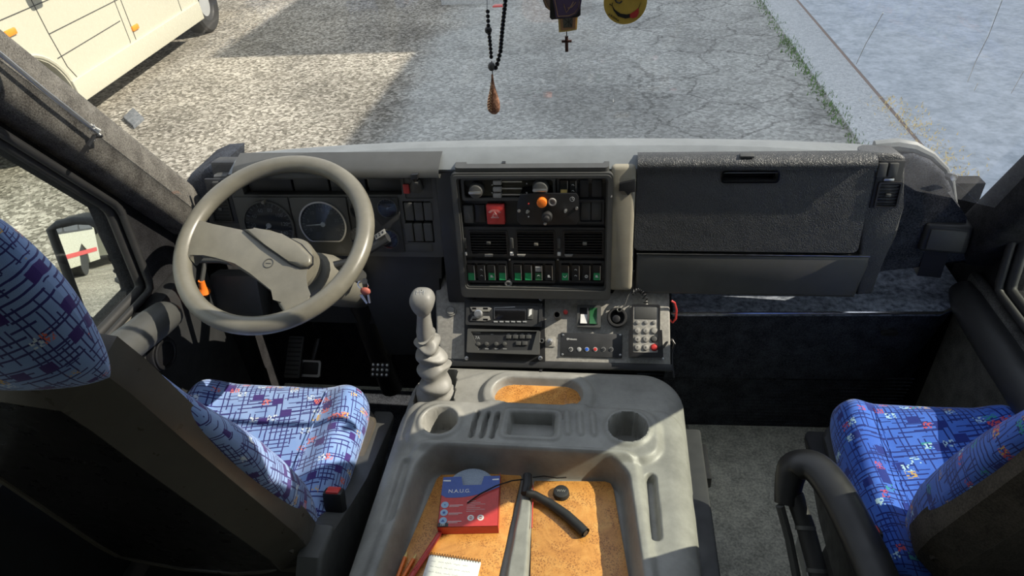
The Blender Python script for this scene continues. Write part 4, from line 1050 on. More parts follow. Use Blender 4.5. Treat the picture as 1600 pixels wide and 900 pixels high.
# black cap, hose, cable ties
u, v = FX.uv(877, 773); zc = TRAY + .0095
cpb = thing('round_cap', 'small round black cap lying on the right burl board', 'cap', (u, v, zc))
FC = oz(zc)
mk('cap_body', MB(FC).cyl(u, v, .0175, 0, .011, 30, .003, .0165), M['rubber'], cpb)
mk('cap_print', MB(FC).text('WW', u, v, .009, .0113), M['lever'], cpb)
hp = [atz(a, b, zc + h_) for a, b, h_ in ((822, 770, .022), (835, 773, .018), (860, 787, .011), (885, 805, .0105), (905, 823, .0105), (915, 833, .0105))]
sm = []
for i in range(len(hp) - 1):
    for t in range(5): sm.append(hp[i].lerp(hp[i + 1], t / 5))
sm.append(hp[-1])
hs2 = thing('rubber_hose', 'short bent black rubber hose lying across the right burl board', 'hose', (hp[2].x, hp[2].y, zc))
mk('hose_body', MB().tube(sm, [.0075 + .003 * min(1, i / 15) for i in range(len(sm))], 14, caps=False), M['rubber'], hs2, ang=70)
mk('hose_bore', MB().tube([sm[-2], sm[-1] + (sm[-1] - sm[-2]) * .05], .006, 12), M['black'], hs2)
e_ = hp[-1]
wp = [atz(a, b, BT + h_) for a, b, h_ in ((730, 786, .026), (750, 772, .028), (775, 759, .030), (800, 751, .028), (818, 749, .026), (826, 755, .028), (822, 768, .03))]
mk('thin_wire', MB().tube(wp, .0014, 6), M['black'], None, 'thin black wire curving over the carton to the divider bar', 'wire')
mk('tape_wrap', MB().tube([atz(824, 743, BT + .02), atz(824, 758, BT + .021), atz(820, 772, BT + .02)], [.010, .011, .009], 10), M['rubber'], None, 'black taped cable bundle at the top of the divider bar', 'cable bundle')
mk('red_wire', MB().tube([atz(831, 755, BT + .012), atz(834, 768, BT + .012), atz(832, 790, BT + .011), atz(831, 825, BT + .011)], .0013, 6), M['red'], None, 'thin red wire along the edge of the right burl board', 'wire')
mk('black_wire', MB().tube([atz(a, b, BT + .013) for a, b in ((832, 746), (850, 744), (870, 747), (885, 746))], .0012, 6), M['black'], None, 'short thin black wire above the right burl board', 'wire')

# ================================================================ steering wheel
TW = 1.115
wn = Vector((0.0, -math.cos(TW), math.sin(TW)))
WC = Vector((-.738, 1.200, .882))
yaw = -.03
ux_ = Vector((math.cos(yaw), math.sin(yaw), 0))
PW = Fr(WC, wn.cross(ux_), ux_)
sw_ = thing('steering_wheel', 'large worn taupe steering wheel with padded hub', 'steering wheel', WC)
RW = .212
mk('rim', MB(PW).tube([(RW * math.cos(2 * math.pi * i / 96), RW * math.sin(2 * math.pi * i / 96), 0) for i in range(96)], .0205, 18, True, up=(0, 0, 1), flat=.92), M['wheel'], sw_, ang=80)
s3 = lambda pts: PW.uvs([(260 + a / 3.0, 230 + b / 3.0) for a, b in pts])
sk = MB(PW)
sk.prism(s3([(108, 330), (150, 340), (172, 372), (215, 385), (370, 400), (500, 405), (600, 440), (690, 500), (690, 560), (645, 615), (650, 665), (668, 712), (690, 740), (560, 790), (530, 745), (528, 715), (500, 680), (400, 600), (330, 555), (250, 512), (190, 500), (150, 500), (122, 535), (80, 520)]), -.020, .010, .009, 4)
mk('spoke_body', sk, M['wheel'], sw_, ang=50)
hp_ = MB(PW)
hp_.prism(s3([(378, 402), (430, 400), (500, 405), (560, 428), (640, 470), (692, 525), (692, 558), (672, 575), (640, 578), (590, 555), (480, 478)]), .009, .021, .008, 4)
pad = mk('horn_pad', hp_, M['wheel'], sw_, ang=50)
mk('pad_seam', MB(PW).prism(s3([(368, 398), (500, 402), (564, 424), (645, 466), (697, 523), (697, 560), (676, 580), (636, 583), (586, 560), (474, 482)]), .0085, .0115), M['black'], sw_)
mk('hub_barrel', MB(PW).cyl(*s3([(560, 500)])[0], .055, -.07, -.015, 30, .01), M['wheel'], sw_)
u, v = s3([(488, 555)])[0]; mk('emblem', MB(PW).ring(u, v, .010, .012, .0095, .0115).box(u - .006, u + .006, v - .0008, v + .0008, .0095, .0112), M['panel_mid'], sw_)
# column, stalks, ignition with keys
sc_ = thing('steering_column', 'dark steering column shroud with control stalks', 'steering column', (-.70, 1.36, .62))
hc_ = PW.pt(*s3([(560, 500)])[0], -.085); ce = hc_ + Vector((.0, .28, -.26))
cm = MB()
cm.tube([hc_, hc_.lerp(ce, .3), hc_.lerp(ce, .65), ce], [.062, .075, .070, .06], 18, up=(0, 0, 1), flat=.85)
mk('shroud', cm, M['tan'], sc_, ang=60)
mk('shaft', MB().tube([ce, (-.68, 1.50, .12)], [.045, .035], 14), M['black'], sc_)
a_ = aty(548, 408, 1.27); b_ = aty(606, 370, 1.30)
st = mk('wiper_stalk', MB().tube([hc_ + Vector((.03, .05, -.02)), a_, a_.lerp(b_, .5), b_], [.011, .011, .015, .017], 12, up=(0, 0, 1), flat=.7), M['panel_dark'], sc_)
FS = Fr(b_ + Vector((-.016, -.012, .0125)), tilt(60), (b_ - a_))
mk('stalk_symbols', MB(FS).box(-.012, .018, -.0075, .0075, -.002, .0005, .001), M['lever'], st)
mk('symbol_print', MB(FS).box(-.008, -.005, -.004, .004, .0004, .0012).box(0, .004, -.005, -.001, .0004, .0012).box(.0, .004, .001, .005, .0004, .0012).box(.009, .013, -.003, .003, .0004, .0012), M['black'], st)
c_ = aty(345, 405, 1.27); d_ = aty(306, 403, 1.26)
mk('indicator_stalk', MB().tube([hc_ + Vector((-.04, .04, -.03)), c_, d_], [.010, .010, .013], 12), M['panel_mid'], sc_)
mk('column_arm', MB().tube([aty(543, 425, 1.29), aty(556, 395, 1.31), aty(560, 378, 1.33)], .012, 10, up=(0, 0, 1), flat=.6), M['panel_dark'], sc_)
ip = aty(565, 437, 1.27)
mk('ignition_lock', MB().tube([ip + Vector((-.05, .05, .0)), ip + Vector((-.006, .01, 0))], [.020, .017], 16), M['panel_mid'], sc_)
ky = thing('key_bunch', 'bunch of keys with red fob hanging from the ignition', 'keys', ip - Vector((0, 0, .05)))
mk('key_ring', MB(Fr(ip + Vector((.004, -.008, -.010)), (0, 0, 1))).tube([(.013 * math.cos(a), .013 * math.sin(a), 0) for a in [j * .4 for j in range(16)]], .0016, 6, True), M['chrome'], ky)
kp = aty(571, 455, 1.255)
M['fob'] = flat('dusty red fob', (.42, .12, .09), .5)
mk('key_fob', MB().sphere(kp, .012, sc=(1.1, .6, .9)), M['fob'], ky)
mk('key_blade', MB(Fr(kp + Vector((-.008, -.004, -.016)), (0, 0, 1), (.9, .1, .3))).prism([(-.004, .01), (.004, .01), (.003, -.018), (-.002, -.02)], 0, .002), M['steel'], ky)
mk('key_blade', MB(Fr(kp + Vector((.006, -.002, -.018)), (.3, 0, 1), (.9, -.3, 0))).prism([(-.003, .01), (.003, .01), (.003, -.014), (-.002, -.016)], 0, .002), M['steel'], ky)
ign = mk('ignition_key', MB().tube([ip, ip + Vector((.012, -.012, .004))], [.006, .008], 8), M['chrome'], ky)
# handle and valves under the dash
hl = aty(318, 455, 1.33)
oh = thing('parking_brake_knob', 'orange wooden-looking knob on a rod under the steering wheel', 'knob', hl)
mk('knob', MB().tube([hl + Vector((.006, 0, .035)), hl + Vector((.003, 0, .012)), hl, hl - Vector((.004, 0, .008))], [.008, .009, .018, .014], 16), M['orange'], oh)
mk('rod', MB().tube([hl + Vector((.006, 0, .03)), hl + Vector((.02, .05, .10))], .006, 8), M['panel_mid'], oh)
mk('blue_connector', MB(Fr(aty(325, 470, 1.42), tilt(10))).box(-.03, .03, -.014, .016, 0, .02, .004), M['blue'], None, 'blue plastic connector in the dark under the steering wheel', 'connector')
rv = aty(345, 535, 1.40)
vv = thing('red_valve', 'small dull red valve low under the driver dashboard', 'valve', rv)
mk('valve_body', MB().tube([rv - Vector((.028, 0, 0)), rv + Vector((.026, 0, .0))], [.016, .012], 12), M['red'], vv)
mk('valve_pipe', MB().tube([rv, rv + Vector((.01, .06, .06)), rv + Vector((.0, .10, .20))], .005, 8), M['black'], vv)
mk('relay_box', MB(Fr(aty(375, 440, 1.42), tilt(15))).box(-.075, .07, -.10, .03, -.03, .03, .012), M['panel_mid'], dash)
# pedals
for cxp, cyp, l, metal_ in ((485, 576, 'flat pedal with shiny metal edge frame left of the column', True), (594, 578, 'studded rubber pedal right of the steering column', False)):
    pp_ = aty(cxp, cyp, 1.44)
    FP = Fr(pp_, tilt(45))
    pd = thing('pedal', l, 'pedal', pp_, group='pedals under the dashboard')
    mk('pedal_pad', MB(FP).box(-.032, .032, -.024, .024, -.012, .0, .006), M['rubber'], pd)
    if metal_: mk('metal_frame', MB(FP).plate(rrect(-.034, .034, -.026, .026, .008), [rrect(-.027, .027, -.018, .020, .005)], -.004, .003), M['steel'], pd)
    else:
        s_ = MB(FP)
        for i in range(4):
            for j in range(3): s_.cyl(-.022 + i * .0147, -.015 + j * .015, .005, 0, .003, 10, .001)
        mk('studs', s_, M['steel'], pd)
    mk('pedal_arm', MB().tube([pp_ + Vector((0, .01, 0)), pp_ + Vector((.0, .10, .04)), pp_ + Vector((0, .12, .25))], .009, 8), M['black'], pd)
fa = aty(460, 560, 1.45); FA_ = Fr(fa, tilt(50))
ac = thing('accelerator_plate', 'ribbed dark floor plate beside the pedals', 'foot plate', fa)
mk('ribbed_plate', MB(FA_).box(-.028, .022, -.06, .07, -.01, 0, .004), M['panel_mid'], ac)
rbm = MB(FA_)
for i in range(9): rbm.box(-.024, .018, -.052 + i * .014, -.047 + i * .014, 0, .003, .001)
mk('ribs', rbm, M['rubber'], ac)
mk('floor_cable', MB().tube([(-.60, 1.42, .012), (-.56, 1.30, .012), (-.52, 1.22, .013), (-.50, 1.05, .012), (-.53, .95, .012), (-.51, .82, .012)], .004, 8), M['black'], None, 'black cable running over the floor between driver seat and console', 'cable')
# ================================================================ passenger footwell box
lb = thing('storage_ledge', 'dark carpeted box with marbled shelf and silver edge before passenger seat', 'ledge', (.5, 1.5, 0))
LZ = .56
L_ = [atz(a, b, LZ) for a, b in ((1060, 487), (1470, 483), (1508, 465))]
lp = [(.175, 1.382), (L_[0].x, 1.384), (L_[1].x, 1.410), (.905, 1.462), (.905, 1.618), (.175, 1.618)]
mk('shelf_top', MB(oz(LZ)).prism(lp, -.016, 0, .002), M['ledge'], lb)
mk('edge_trim', MB().tube([(.17, 1.381, LZ - .004), (L_[1].x, 1.408, LZ - .004), (.904, 1.459, LZ - .004)], .0038, 8), M['chrome'], lb)
bk = lambda z, y: (z, y)
def facep(zt, zb, yt, yb, m, name):
    mb = MB()
    xs = [(.175, 0), (L_[1].x - .03, .02), (.895, .075)]
    vs = [(x, yt + dy, zt) for x, dy in xs] + [(x - .02 * i, yb + dy, zb) for i, (x, dy) in enumerate(xs)] + [(x, 1.60, zt) for x, dy in xs] + [(x, 1.60, zb) for x, dy in xs]
    fs = [(3, 4, 1, 0), (4, 5, 2, 1), (0, 1, 7, 6), (1, 2, 8, 7), (3, 9, 10, 4), (4, 10, 11, 5)]
    mb.add(vs, fs); return mk(name, mb, m, lb)
facep(LZ - .016, .275, 1.402, 1.44, M['carpet'], 'carpet_front')
facep(.275, .012, 1.455, 1.50, M['carpet'], 'kick_panel')
mk('finger_pull', MB(Fr(aty(1390, 520, 1.41), tilt(-8))).prism(rrect(-.02, .02, -.006, .006, .005), -.004, .006, .002), M['black'], lb)
mk('corner_stud', MB().cyl(.90, 1.455, .006, LZ, LZ + .012, 12, .003), M['steel'], lb)
rbk = MB()
for i in range(16): rbk.tube([(.10, 1.456 + .0028 * i, .268 - .016 * i), (.86, 1.475 + .0028 * i, .268 - .016 * i)], .0022, 6)
setp(mk('ribbing', rbk, M['carpet'], lb), kind='stuff')

# black box speaker in the corner
sb_ = thing('corner_speaker', 'small black boxed speaker with grey edge on the right corner pod', 'speaker', aty(1475, 395, 1.44))
FQ = Fr((0, 1.445, 0), tilt(4), (1, -.22, 0))
FQ = Fr(aty(1478, 375, 1.45), tilt(6), (1, -.15, 0))
q = FQ.rect(1440, 352, 1518, 397)
mk('housing', MB(FQ).box(*q, -.07, 0, .010, 3), M['panel_dark'], sb_)
mk('front_grille', MB(FQ).pbox(1449, 359, 1507, 391, -.002, .006, .003), M['panel_mid'], sb_)
mk('bracket_foot', MB(FQ).box(q[0] + .02, q[1] - .03, q[2] - .075, q[2] + .002, -.06, -.02), M['black'], sb_)
bt = Vector((.79, 1.40, .90)); mk('pillar_bolt', MB(Fr(aty(1489, 277, 1.44), tilt(20))).cyl(0, 0, .009, -.02, .006, 6, .002), M['steel'], None, 'shiny hexagonal bolt at the foot of the right pillar', 'bolt')

# ================================================================ seats
def seat(cx, mname, who, sgn, armrest, shellm, cyc=.925, hwc=.235, backo=(.70, .5), hw=.222, bx=None):
    bx = cx if bx is None else bx
    s = thing(who[0], who[1], 'seat', (cx, .90, 0), group='front seats')
    cf = Fr((cx, cyc, .455), (0, .985, .10))
    def plan(a, b):
        return (1.0 - .04 * (b > 0) * b ** 4, 1.0)
    bol = lambda a, b: .030 * sst((abs(a) - .52) / .35) - .010 * math.cos(a * 1.5) + .012 * sst((b - .4) / .6)
    cu = mk('cushion', MB(cf).pillow(hwc, .205, .048, .06, 9, 56, bol, plan), M[mname], s, ang=80)
    mk('cushion_piping', MB(cf).tube([(hwc * .56 * q_, -.16 + .33 * t, .046 + .006) for q_ in (sgn,) for t in [x / 10 for x in range(11)]], .0012, 6), M[mname], cu)
    mk('cushion_pan', MB(cf).prism(rrect(-hwc - .006, hwc + .006, -.21, .19, .05), -.09, -.028, .01, 2), M[shellm[1]], s)
    # pedestal
    mk('pedestal', MB().prism(rrect(cx - .16, cx + .16, .76, 1.05, .03), .012 if cx > 0 else .0085, .38, .02, 2, .12), M['black'], s)
    for q_ in (-1, 1): mk('slide_rail', MB().box(cx + q_ * .178 - .012, cx + q_ * .178 + .012, .72, 1.10, .012, .05, .004), M['steel'], s)
    # backrest: frame with w pointing back towards the viewer
    bf = Fr((bx, backo[0], backo[1]), (0, -.25, .968))
    half = [(.190, .652), (.200, .600), (.209, .456), (.226, .263), (.242, .088), (.238, .02), (.19, -.10), (.12, -.13)]
    k_ = hw / .222
    def outl(pts, dx=0, dv=0): r_ = [(max(0.01, (x - dx)) * k_, y + (dv if y > 0 else -dv)) for x, y in pts]; return r_ + [(-x, y) for x, y in r_[::-1]]
    up = [(.12, .668)] + half
    o1 = outl(up); o2 = outl(up, .060, -.045); o3 = outl(up, .066, -.05)
    n_ = len(o1)
    sh = MB(bf)
    lay = [[(x, y, -.035) for x, y in o1], [(x, y, .0) for x, y in o1], [(x * .985, y * .995, .012) for x, y in o1], [(x, y, .048) for x, y in o2], [(x, y, .046) for x, y in o3], [(x * .98, y, .040) for x, y in o3]]
    vs = [p for l_ in lay for p in l_]; fs = []
    for li in range(len(lay) - 1):
        for i in range(n_): fs.append((li * n_ + i, li * n_ + (i + 1) % n_, (li + 1) * n_ + (i + 1) % n_, (li + 1) * n_ + i))
    sh.add(vs, fs)
    # flat rear face as strips between mirrored points
    base_ = (len(lay) - 1) * n_; m_ = n_ // 2
    sh.f += [(base_ + i, base_ + i + 1, base_ + n_ - 2 - i, base_ + n_ - 1 - i) for i in range(m_ - 1)]
    mk('back_shell', sh, M[shellm[0]], s, ang=28)
    if sgn > 0: mk('shaded_rear_panel', MB(bf).plate([(x * .99, y * .99) for x, y in o3], [], .041, .0435), M['shadedback'], s)  # driver only: black sheet puts the rear face's shade into its colour
    def bplan(a, b):
        w_ = 1.0 - .20 * sst((b - .1) / .8) - .06 * sst((-b - .5) / .5)
        return (w_, 1)
    bb2 = Fr(bf.pt(0, .27, -.030), -bf.v * -1, -bf.u)      # w points forward, away from the viewer
    bbol = lambda a, b: (.045 * sst((abs(a) - .5) / .4) + .012 * sst((-b) / .6)) * (1 - .9 * sst((b + .25) / .9)) * (1 - .3 * sst((-b - .5) / .5))
    mk('backrest', MB(bb2).pillow(.240 * k_, .375, .026, .03, 8, 56, bbol, bplan), M[mname], s, ang=80)
    # bolts and vents on the shell
    for x, y in ((.205 * sgn, .115), (.232 * sgn, .035)): mk('shell_bolt', MB(bf).ring(x * k_ * .9, y, .006, .009, .018, .030).cyl(x * k_ * .9, y, .006, .01, .027, 14), M[shellm[0]], s)
    mk('shell_plug', MB(bf).cyl(-.12 * sgn * k_ * .0 + .068, .545, .008, .038, .043, 16, .002), M['black'], s)
    # recliner cover and buckle on the inboard side
    ix = cx + sgn * hwc
    rc = Fr((ix + sgn * .012, 0, 0), (0, 0, 1), (0, sgn, 0)) if sgn > 0 else Fr((ix - .012, 0, 0), (0, 0, 1), (0, -1, 0))
    P_ = [(.56, .34), (.93, .35), (1.12, .40), (1.12, .425), (.90, .435), (.80, .47), (.73, .52), (.66, .52), (.60, .46)]
    mk('recliner_cover', MB(rc).prism([(y * (1 if sgn > 0 else -1), z) for y, z in P_], -.022, .026, .010, 3), M['black' if sgn < 0 else 'panel_mid'], s)
    bk_ = mk('seat_belt_buckle', MB(Fr((ix + sgn * .008, .80 if sgn > 0 else .79, .475), (0, .3, .95))).box(-.021, .021, -.06, .045, -.012, .014, .006), M['black'], s)
    mk('release_button', MB(Fr((ix + sgn * .008, .80 if sgn > 0 else .79, .475), (0, .3, .95))).box(-.014, .014, .028, .048, -.009, .012, .003), M['red'], bk_)
    # headrest
    hr_ = Fr(bf.pt(.02, .755, -.005), (0, -.12, .99))
    hpnt = MB(hr_).pillow(.19, .132, .058, .058, 3.2, 36, None, lambda a, b: (1 - .10 * sst((b - .0) / 1.0) - .05 * sst(-b), 1))
    h_ = mk('headrest', hpnt, M[mname], s, ang=80)
    mk('headrest_post', MB().tube([bf.pt(-.06, .60, -.035), bf.pt(-.06, .74, -.035)], .007, 8).tube([bf.pt(.06, .60, -.035), bf.pt(.06, .74, -.035)], .007, 8), M['chrome'], s)
    return s, bf
# darker copy-free materials: the driver headrest is the same moquette
ds, dbf = seat(-.79, 'seat1', ('driver_seat', 'light blue patterned driver seat with dark plastic back shell'), 1, False, ('shell', 'shell'))
M['backcloth'] = cloth('brown grey back cloth', (.045, .040, .034), (.10, .088, .074), 260, .5)
ps, pbf = seat(.70, 'seat2', ('passenger_seat', 'royal blue patterned passenger seat with folding armrest'), -1, True, ('backcloth', 'panel_dark'), .945, .198, (.78, .5), .172, .745)
# passenger armrest with a ribbed strut
ar = MB()
A = [atz(a, b, .60) for a, b in ((1247, 735), (1262, 722), (1300, 765), (1335, 820), (1368, 880), (1395, 940))]
mk('armrest', MB().tube(smooth([A[0] + Vector((-.012, -.02, -.075)), A[0] + Vector((-.006, .012, -.035)), A[0] + Vector((.004, .022, -.012)), A[1] + Vector((.012, -.012, 0))] + [a + Vector((.006, 0, -.002 - .012 * i)) for i, a in enumerate(A[2:])]), spread([.022, .027, .030, .032, .033, .033, .034, .036]), 22, up=(0, 0, 1), flat=.8), M['black'], ps, ang=70, label='black moulded armrest with curved front')
st_ = mk('armrest_strut', MB().tube([A[1] + Vector((-.020, -.03, -.06)), A[2] + Vector((-.03, -.01, -.10)), A[3] + Vector((-.035, 0, -.14)), A[4] + Vector((-.035, 0, -.18))], .017, 12), M['rubber'], ps)
mk('strut_ring', MB().tube([A[2] + Vector((-.03, -.01, -.10)), A[2] + Vector((-.03, -.016, -.104))], .0185, 12), M['panel_mid'], st_)
mk('strut_ring', MB().tube([A[3] + Vector((-.035, 0, -.14)), A[3] + Vector((-.035, -.006, -.144))], .0185, 12), M['panel_mid'], st_)
mk('armrest_rail', MB().tube([A[1] + Vector((-.048, -.05, -.07)), A[2] + Vector((-.056, -.02, -.13)), A[3] + Vector((-.06, -.01, -.19)), A[4] + Vector((-.06, 0, -.25))], .008, 8), M['panel_mid'], st_)

# ================================================================ things hanging at the windscreen
HY = 1.05
def hp2(px, py, y=HY): return aty(px, py, y)
bs = thing('bead_string', 'black bead string with long copper coloured teardrop pendant, hanging', 'beads', hp2(770, 178))
def beads(pts, r, sp):
    mb = MB(); L = 0
    for a, b in zip(pts, pts[1:]):
        n = max(1, int((b - a).length / sp))
        for i in range(n): mb.sphere(a.lerp(b, i / n), r, 8, 6)
    return mb
lft = [hp2(a, b) for a, b in ((762, 18), (763, 40), (766, 70), (768, 95))]
rgt = [hp2(a, b) for a, b in ((793, -60), (791, -20), (789, 8), (785, 45), (782, 80), (777, 100), (772, 112))]
mk('bead_strand', beads(lft, .0034, .0055), M['blackg'], bs)
mk('bead_strand', beads(rgt, .0038, .0055), M['blackg'], bs)
mk('large_bead', MB().sphere(hp2(763, 47), .0058, 12, 8), M['black'], bs)
mk('large_bead', MB().sphere(hp2(768, 104), .0060, 12, 8, (1, 1, 1.2)), M['panel_mid'], bs)
mk('cord', MB().tube([hp2(761, -80), hp2(761, 20)], .0005, 4).tube([hp2(768, 95), hp2(770, 118)], .0008, 4), M['black'], bs)
M['copper'] = cloth('patterned copper', (.10, .045, .03), (.48, .27, .18), 260, .4, .35)
pt_, pb_ = hp2(769, 116), hp2(772, 178); PT = []; RT = []
for i in range(15): t = i / 14; PT.append(pt_.lerp(pb_, t)); RT.append(.0016 + .0092 * math.sin(min(1, t * 1.0) ** 1.9 * math.pi * .80) if t < .97 else .004)
mk('teardrop_pendant', MB().tube(PT, RT, 14, up=(0, 1, 0), flat=.45), M['copper'], bs, ang=70)
lc = MB()
for i in range(3, 13):
    p_ = PT[i]; lc.tube([p_ + Vector((-RT[i] * .95, -.0035, 0)), p_ + Vector((-RT[i] * .5, -.0062, .003)), p_ + Vector((-RT[i] * .3, -.0064, -.002))], .0008, 5)
mk('pendant_rim', lc, M['brass'], bs)
FH = Fr((0, HY, 0), (0, 0, 1))
# stack of scent cards
M['purple'] = flat('purple card', (.10, .065, .13), .5); M['browncard'] = flat('brown card', (.20, .14, .11), .6)
sc1 = thing('scent_cards', 'overlapping purple, black and brown scent cards with gold lines', 'air freshener', hp2(880, 32))
mk('brown_card', MB(FH).prism([FH.uv(a, b) for a, b in [(848, -12), (848, 2), (852, 12), (860, 18), (872, 20), (872, -30), (852, -30)]], -.004, -.0025), M['browncard'], sc1)
mk('black_card', MB(FH).prism([FH.uv(a, b) for a, b in [(860, -30), (859, 28), (862, 31), (903, 27), (907, 24), (908, -30)]], -.002, -.0008), M['black'], sc1)
pc_ = [(862, -30), (864, 0), (867, 14), (869, 28), (890, 27), (900, 22), (907, 12), (909, 0), (909, -30)]
mk('purple_card', MB(FH).prism([FH.uv(a, b) for a, b in pc_], 0, .0015), M['purple'], sc1)
gl2 = MB(FH); gp = [(865, -28), (867, 0), (870, 14), (872, 25), (889, 24), (898, 20), (904, 11), (906, 0), (906, -28)]
gl2.tube([(*FH.uv(a, b), .0018) for a, b in gp], .0006, 4)
gl2.tube([(*FH.uv(a, b), .0018) for a, b in [(881, 6), (885, 19), (893, 8), (896, 2)]], .0009, 4).tube([(*FH.uv(a, b), .0018) for a, b in [(887, 12), (893, 11), (900, 3)]], .0007, 4)
gl2.tube([(*FH.uv(a, b), -.0022) for a, b in [(851, -10), (851, 1), (855, 11), (859, 15)]], .0005, 4)
mk('gold_lines', gl2, M['brass'], sc1)
mk('cord', MB(FH).tube([(*FH.uv(885, -28), 0), (*FH.uv(885, -120), 0)], .0006, 4), M['black'], sc1)
tg_ = thing('icon_tag', 'small wood framed icon tag with dark cross pendant below', 'pendant', hp2(886, 83))
mk('frame', MB(FH).plate([FH.uv(a, b, 0) for a, b in [(871, 20), (903, 20), (901, 48), (885, 51), (873, 52)]], [[FH.uv(a, b) for a, b in [(878, 28), (896, 28), (895, 45), (879, 46)]]], -.009, -.005), M['yellow'], tg_)
M['wood'] = plastic('brown wood', (.40, .22, .11), .5, 300, .1)
mk('inner_frame', MB(FH).plate([FH.uv(a, b, 0) for a, b in [(874, 20), (900, 20), (899, 46), (885, 48), (876, 49)]], [[FH.uv(a, b) for a, b in [(879, 29), (895, 29), (894, 44), (880, 45)]]], -.005, -.004), M['wood'], tg_)
mk('silver_print', MB(FH).prism([FH.uv(a, b) for a, b in [(877, 27), (897, 27), (896, 46), (878, 47)]], -.0085, -.0065), M['lever'], tg_)
pr2 = MB(FH)
for k2 in ([(881, 31), (888, 37), (893, 31)], [(882, 41), (888, 35), (893, 42)], [(888, 30), (888, 43)]): pr2.tube([(*FH.uv(a, b), -.0062) for a, b in k2], .0006, 4)
mk('print_lines', pr2, M['panel_mid'], tg_)
mk('chain', MB(FH).tube([(*FH.uv(885, 50), -.006), (*FH.uv(885, 59), -.006)], .0012, 6), M['chrome'], tg_)
cr_ = MB(FH); a = FH.rect(882.5, 58, 887.5, 83); cr_.box(*a, -.009, -.005, .0008); a = FH.rect(877, 64.5, 893, 68.5); cr_.box(*a, -.009, -.005, .0008)
M['dkwood'] = plastic('dark brown wood', (.055, .022, .015), .5, 300, .1)
mk('cross', cr_, M['dkwood'], tg_)
# yellow smiling disc
sm_ = thing('smiley_disc', 'round yellow card with winking smile and red tongue', 'air freshener', hp2(977, 38))
M['smile'] = flat('mustard yellow card', (.62, .42, .07), .5)
cu_, cv_ = FH.uv(977, 3); r_ = FH.uv(1011, 3)[0] - cu_
mk('disc', MB(FH).cyl(cu_, cv_, r_, -.001, .001, 48), M['smile'], sm_)
K = r_ / 34.0
fpx = lambda pts: [(cu_ + (a - 977) * K, cv_ - (b - 3) * K) for a, b in pts]
fc = MB(FH)
fc.plate(fpx([(956, 6), (961, 14), (970, 20), (980, 22), (990, 20), (998, 12), (1002, 2), (997, 18), (990, 26), (978, 28), (966, 24), (959, 15)]), [], .0012, .0018)
fc.tube([(*p, .0018) for p in fpx([(952, 5), (956, 7), (957, 3)])], .0006, 4)
fc.tube([(*p, .0018) for p in fpx([(960, -3), (963, 2), (968, 4), (972, 1)])], .0012, 5)
fc.cyl(*fpx([(968, -6)])[0], 4.5 * K, .0012, .0018, 16).tube([(*p, .0018) for p in fpx([(984, -6), (991, -2), (999, -6)])], .0012, 5)
mk('face_drawing', fc, M['black'], sm_)
mk('tongue', MB(FH).plate(fpx([(985, 21), (991, 18), (998, 12), (999, 20), (996, 26), (990, 28), (985, 26)]), [], .0018, .0022), M['red'], sm_)
for i, ch in enumerate('AROMA'):
    pass
tx = MB(FH); 
for i, ch in enumerate('AROMA'):
    p_ = fpx([(952 + i * 3.6, 21 + i * 2.4)])[0]; tx.text(ch, p_[0], p_[1], 5 * K, .0013, rot=-.55)
mk('lettering', tx, M['black'], sm_)
mk('cord', MB(FH).tube([(cu_, cv_ + r_, 0), (cu_, cv_ + r_ + .2, 0)], .0006, 4), M['black'], sm_)
# rail they hang from, above the frame
hr2 = thing('visor_rail', 'black visor rail across the top of the windscreen', 'rail', (-.13, HY, 1.62))
mk('rail', MB().tube([(-.95, HY - .02, 1.60), (-.95, HY, 1.565), (.75, HY, 1.565), (.75, HY - .02, 1.60)], .008, 8), M['black'], hr2)
mk('hangers', MB().tube([hp2(793, -60), (hp2(793, -60).x, HY, 1.565)], .0006, 4).tube([hp2(761, -80), (hp2(761, -80).x, HY, 1.565)], .0006, 4), M['black'], hr2)

# ================================================================ outside
S('ground', MB().box(-30, 2.02, -30, 40, GZ - .1, GZ), M['asphalt'])
gt = MB().box(1.98, 2.40, -30, 40, GZ - .1, GZ + .012, .01)
mk('gutter', gt, M['concrete'], kind='structure')
mk('yard_ground', MB().box(2.43, 40, -30, 40, GZ - .1, GZ + .01), M['yard'], kind='structure')
mk('joint_ground', MB().box(2.39, 2.44, -30, 40, GZ - .1, GZ + .006), M['browncard'], kind='structure')
# weeds along the gutter
wd = MB(); rw = random.Random(5)
for i in range(2600):
    y = rw.uniform(4.2, 11.5); dens = .5 + .5 * math.sin(y * 2.1) * math.sin(y * .7 + 1)
    if rw.random() > (.55 + .45 * dens) * (1.0 if 5.6 < y < 8.0 else .45): continue
    x = 1.97 + rw.gauss(0, .045) - (.04 if rw.random() < .3 else 0); h = rw.uniform(.012, .05); a = rw.uniform(0, 6.28); w_ = .006; l_ = rw.uniform(.01, .035)
    dx, dy = math.cos(a), math.sin(a)
    wd.add([(x - dy * w_, y + dx * w_, GZ), (x + dy * w_, y - dx * w_, GZ), (x + dx * l_, y + dy * l_, GZ + h)], [(0, 1, 2)])
mk('weeds', wd, M['leaf'], None, 'green weeds growing along the concrete gutter edge', 'weeds', kind='stuff')
wd = MB()
for i in range(500):
    y = rw.uniform(4.6, 6.2); x = 2.48 + rw.gauss(0, .10); h = rw.uniform(.01, .03); a = rw.uniform(0, 6.28); l_ = rw.uniform(.01, .04); dx, dy = math.cos(a), math.sin(a)
    wd.add([(x - dy * .004, y + dx * .004, GZ + .01), (x + dy * .004, y - dx * .004, GZ + .01), (x + dx * l_, y + dy * l_, GZ + .01 + h)], [(0, 1, 2)])
mk('dry_grass', wd, M['yellow'], None, 'thin dry grass in the joint right of the gutter', 'grass', kind='stuff')
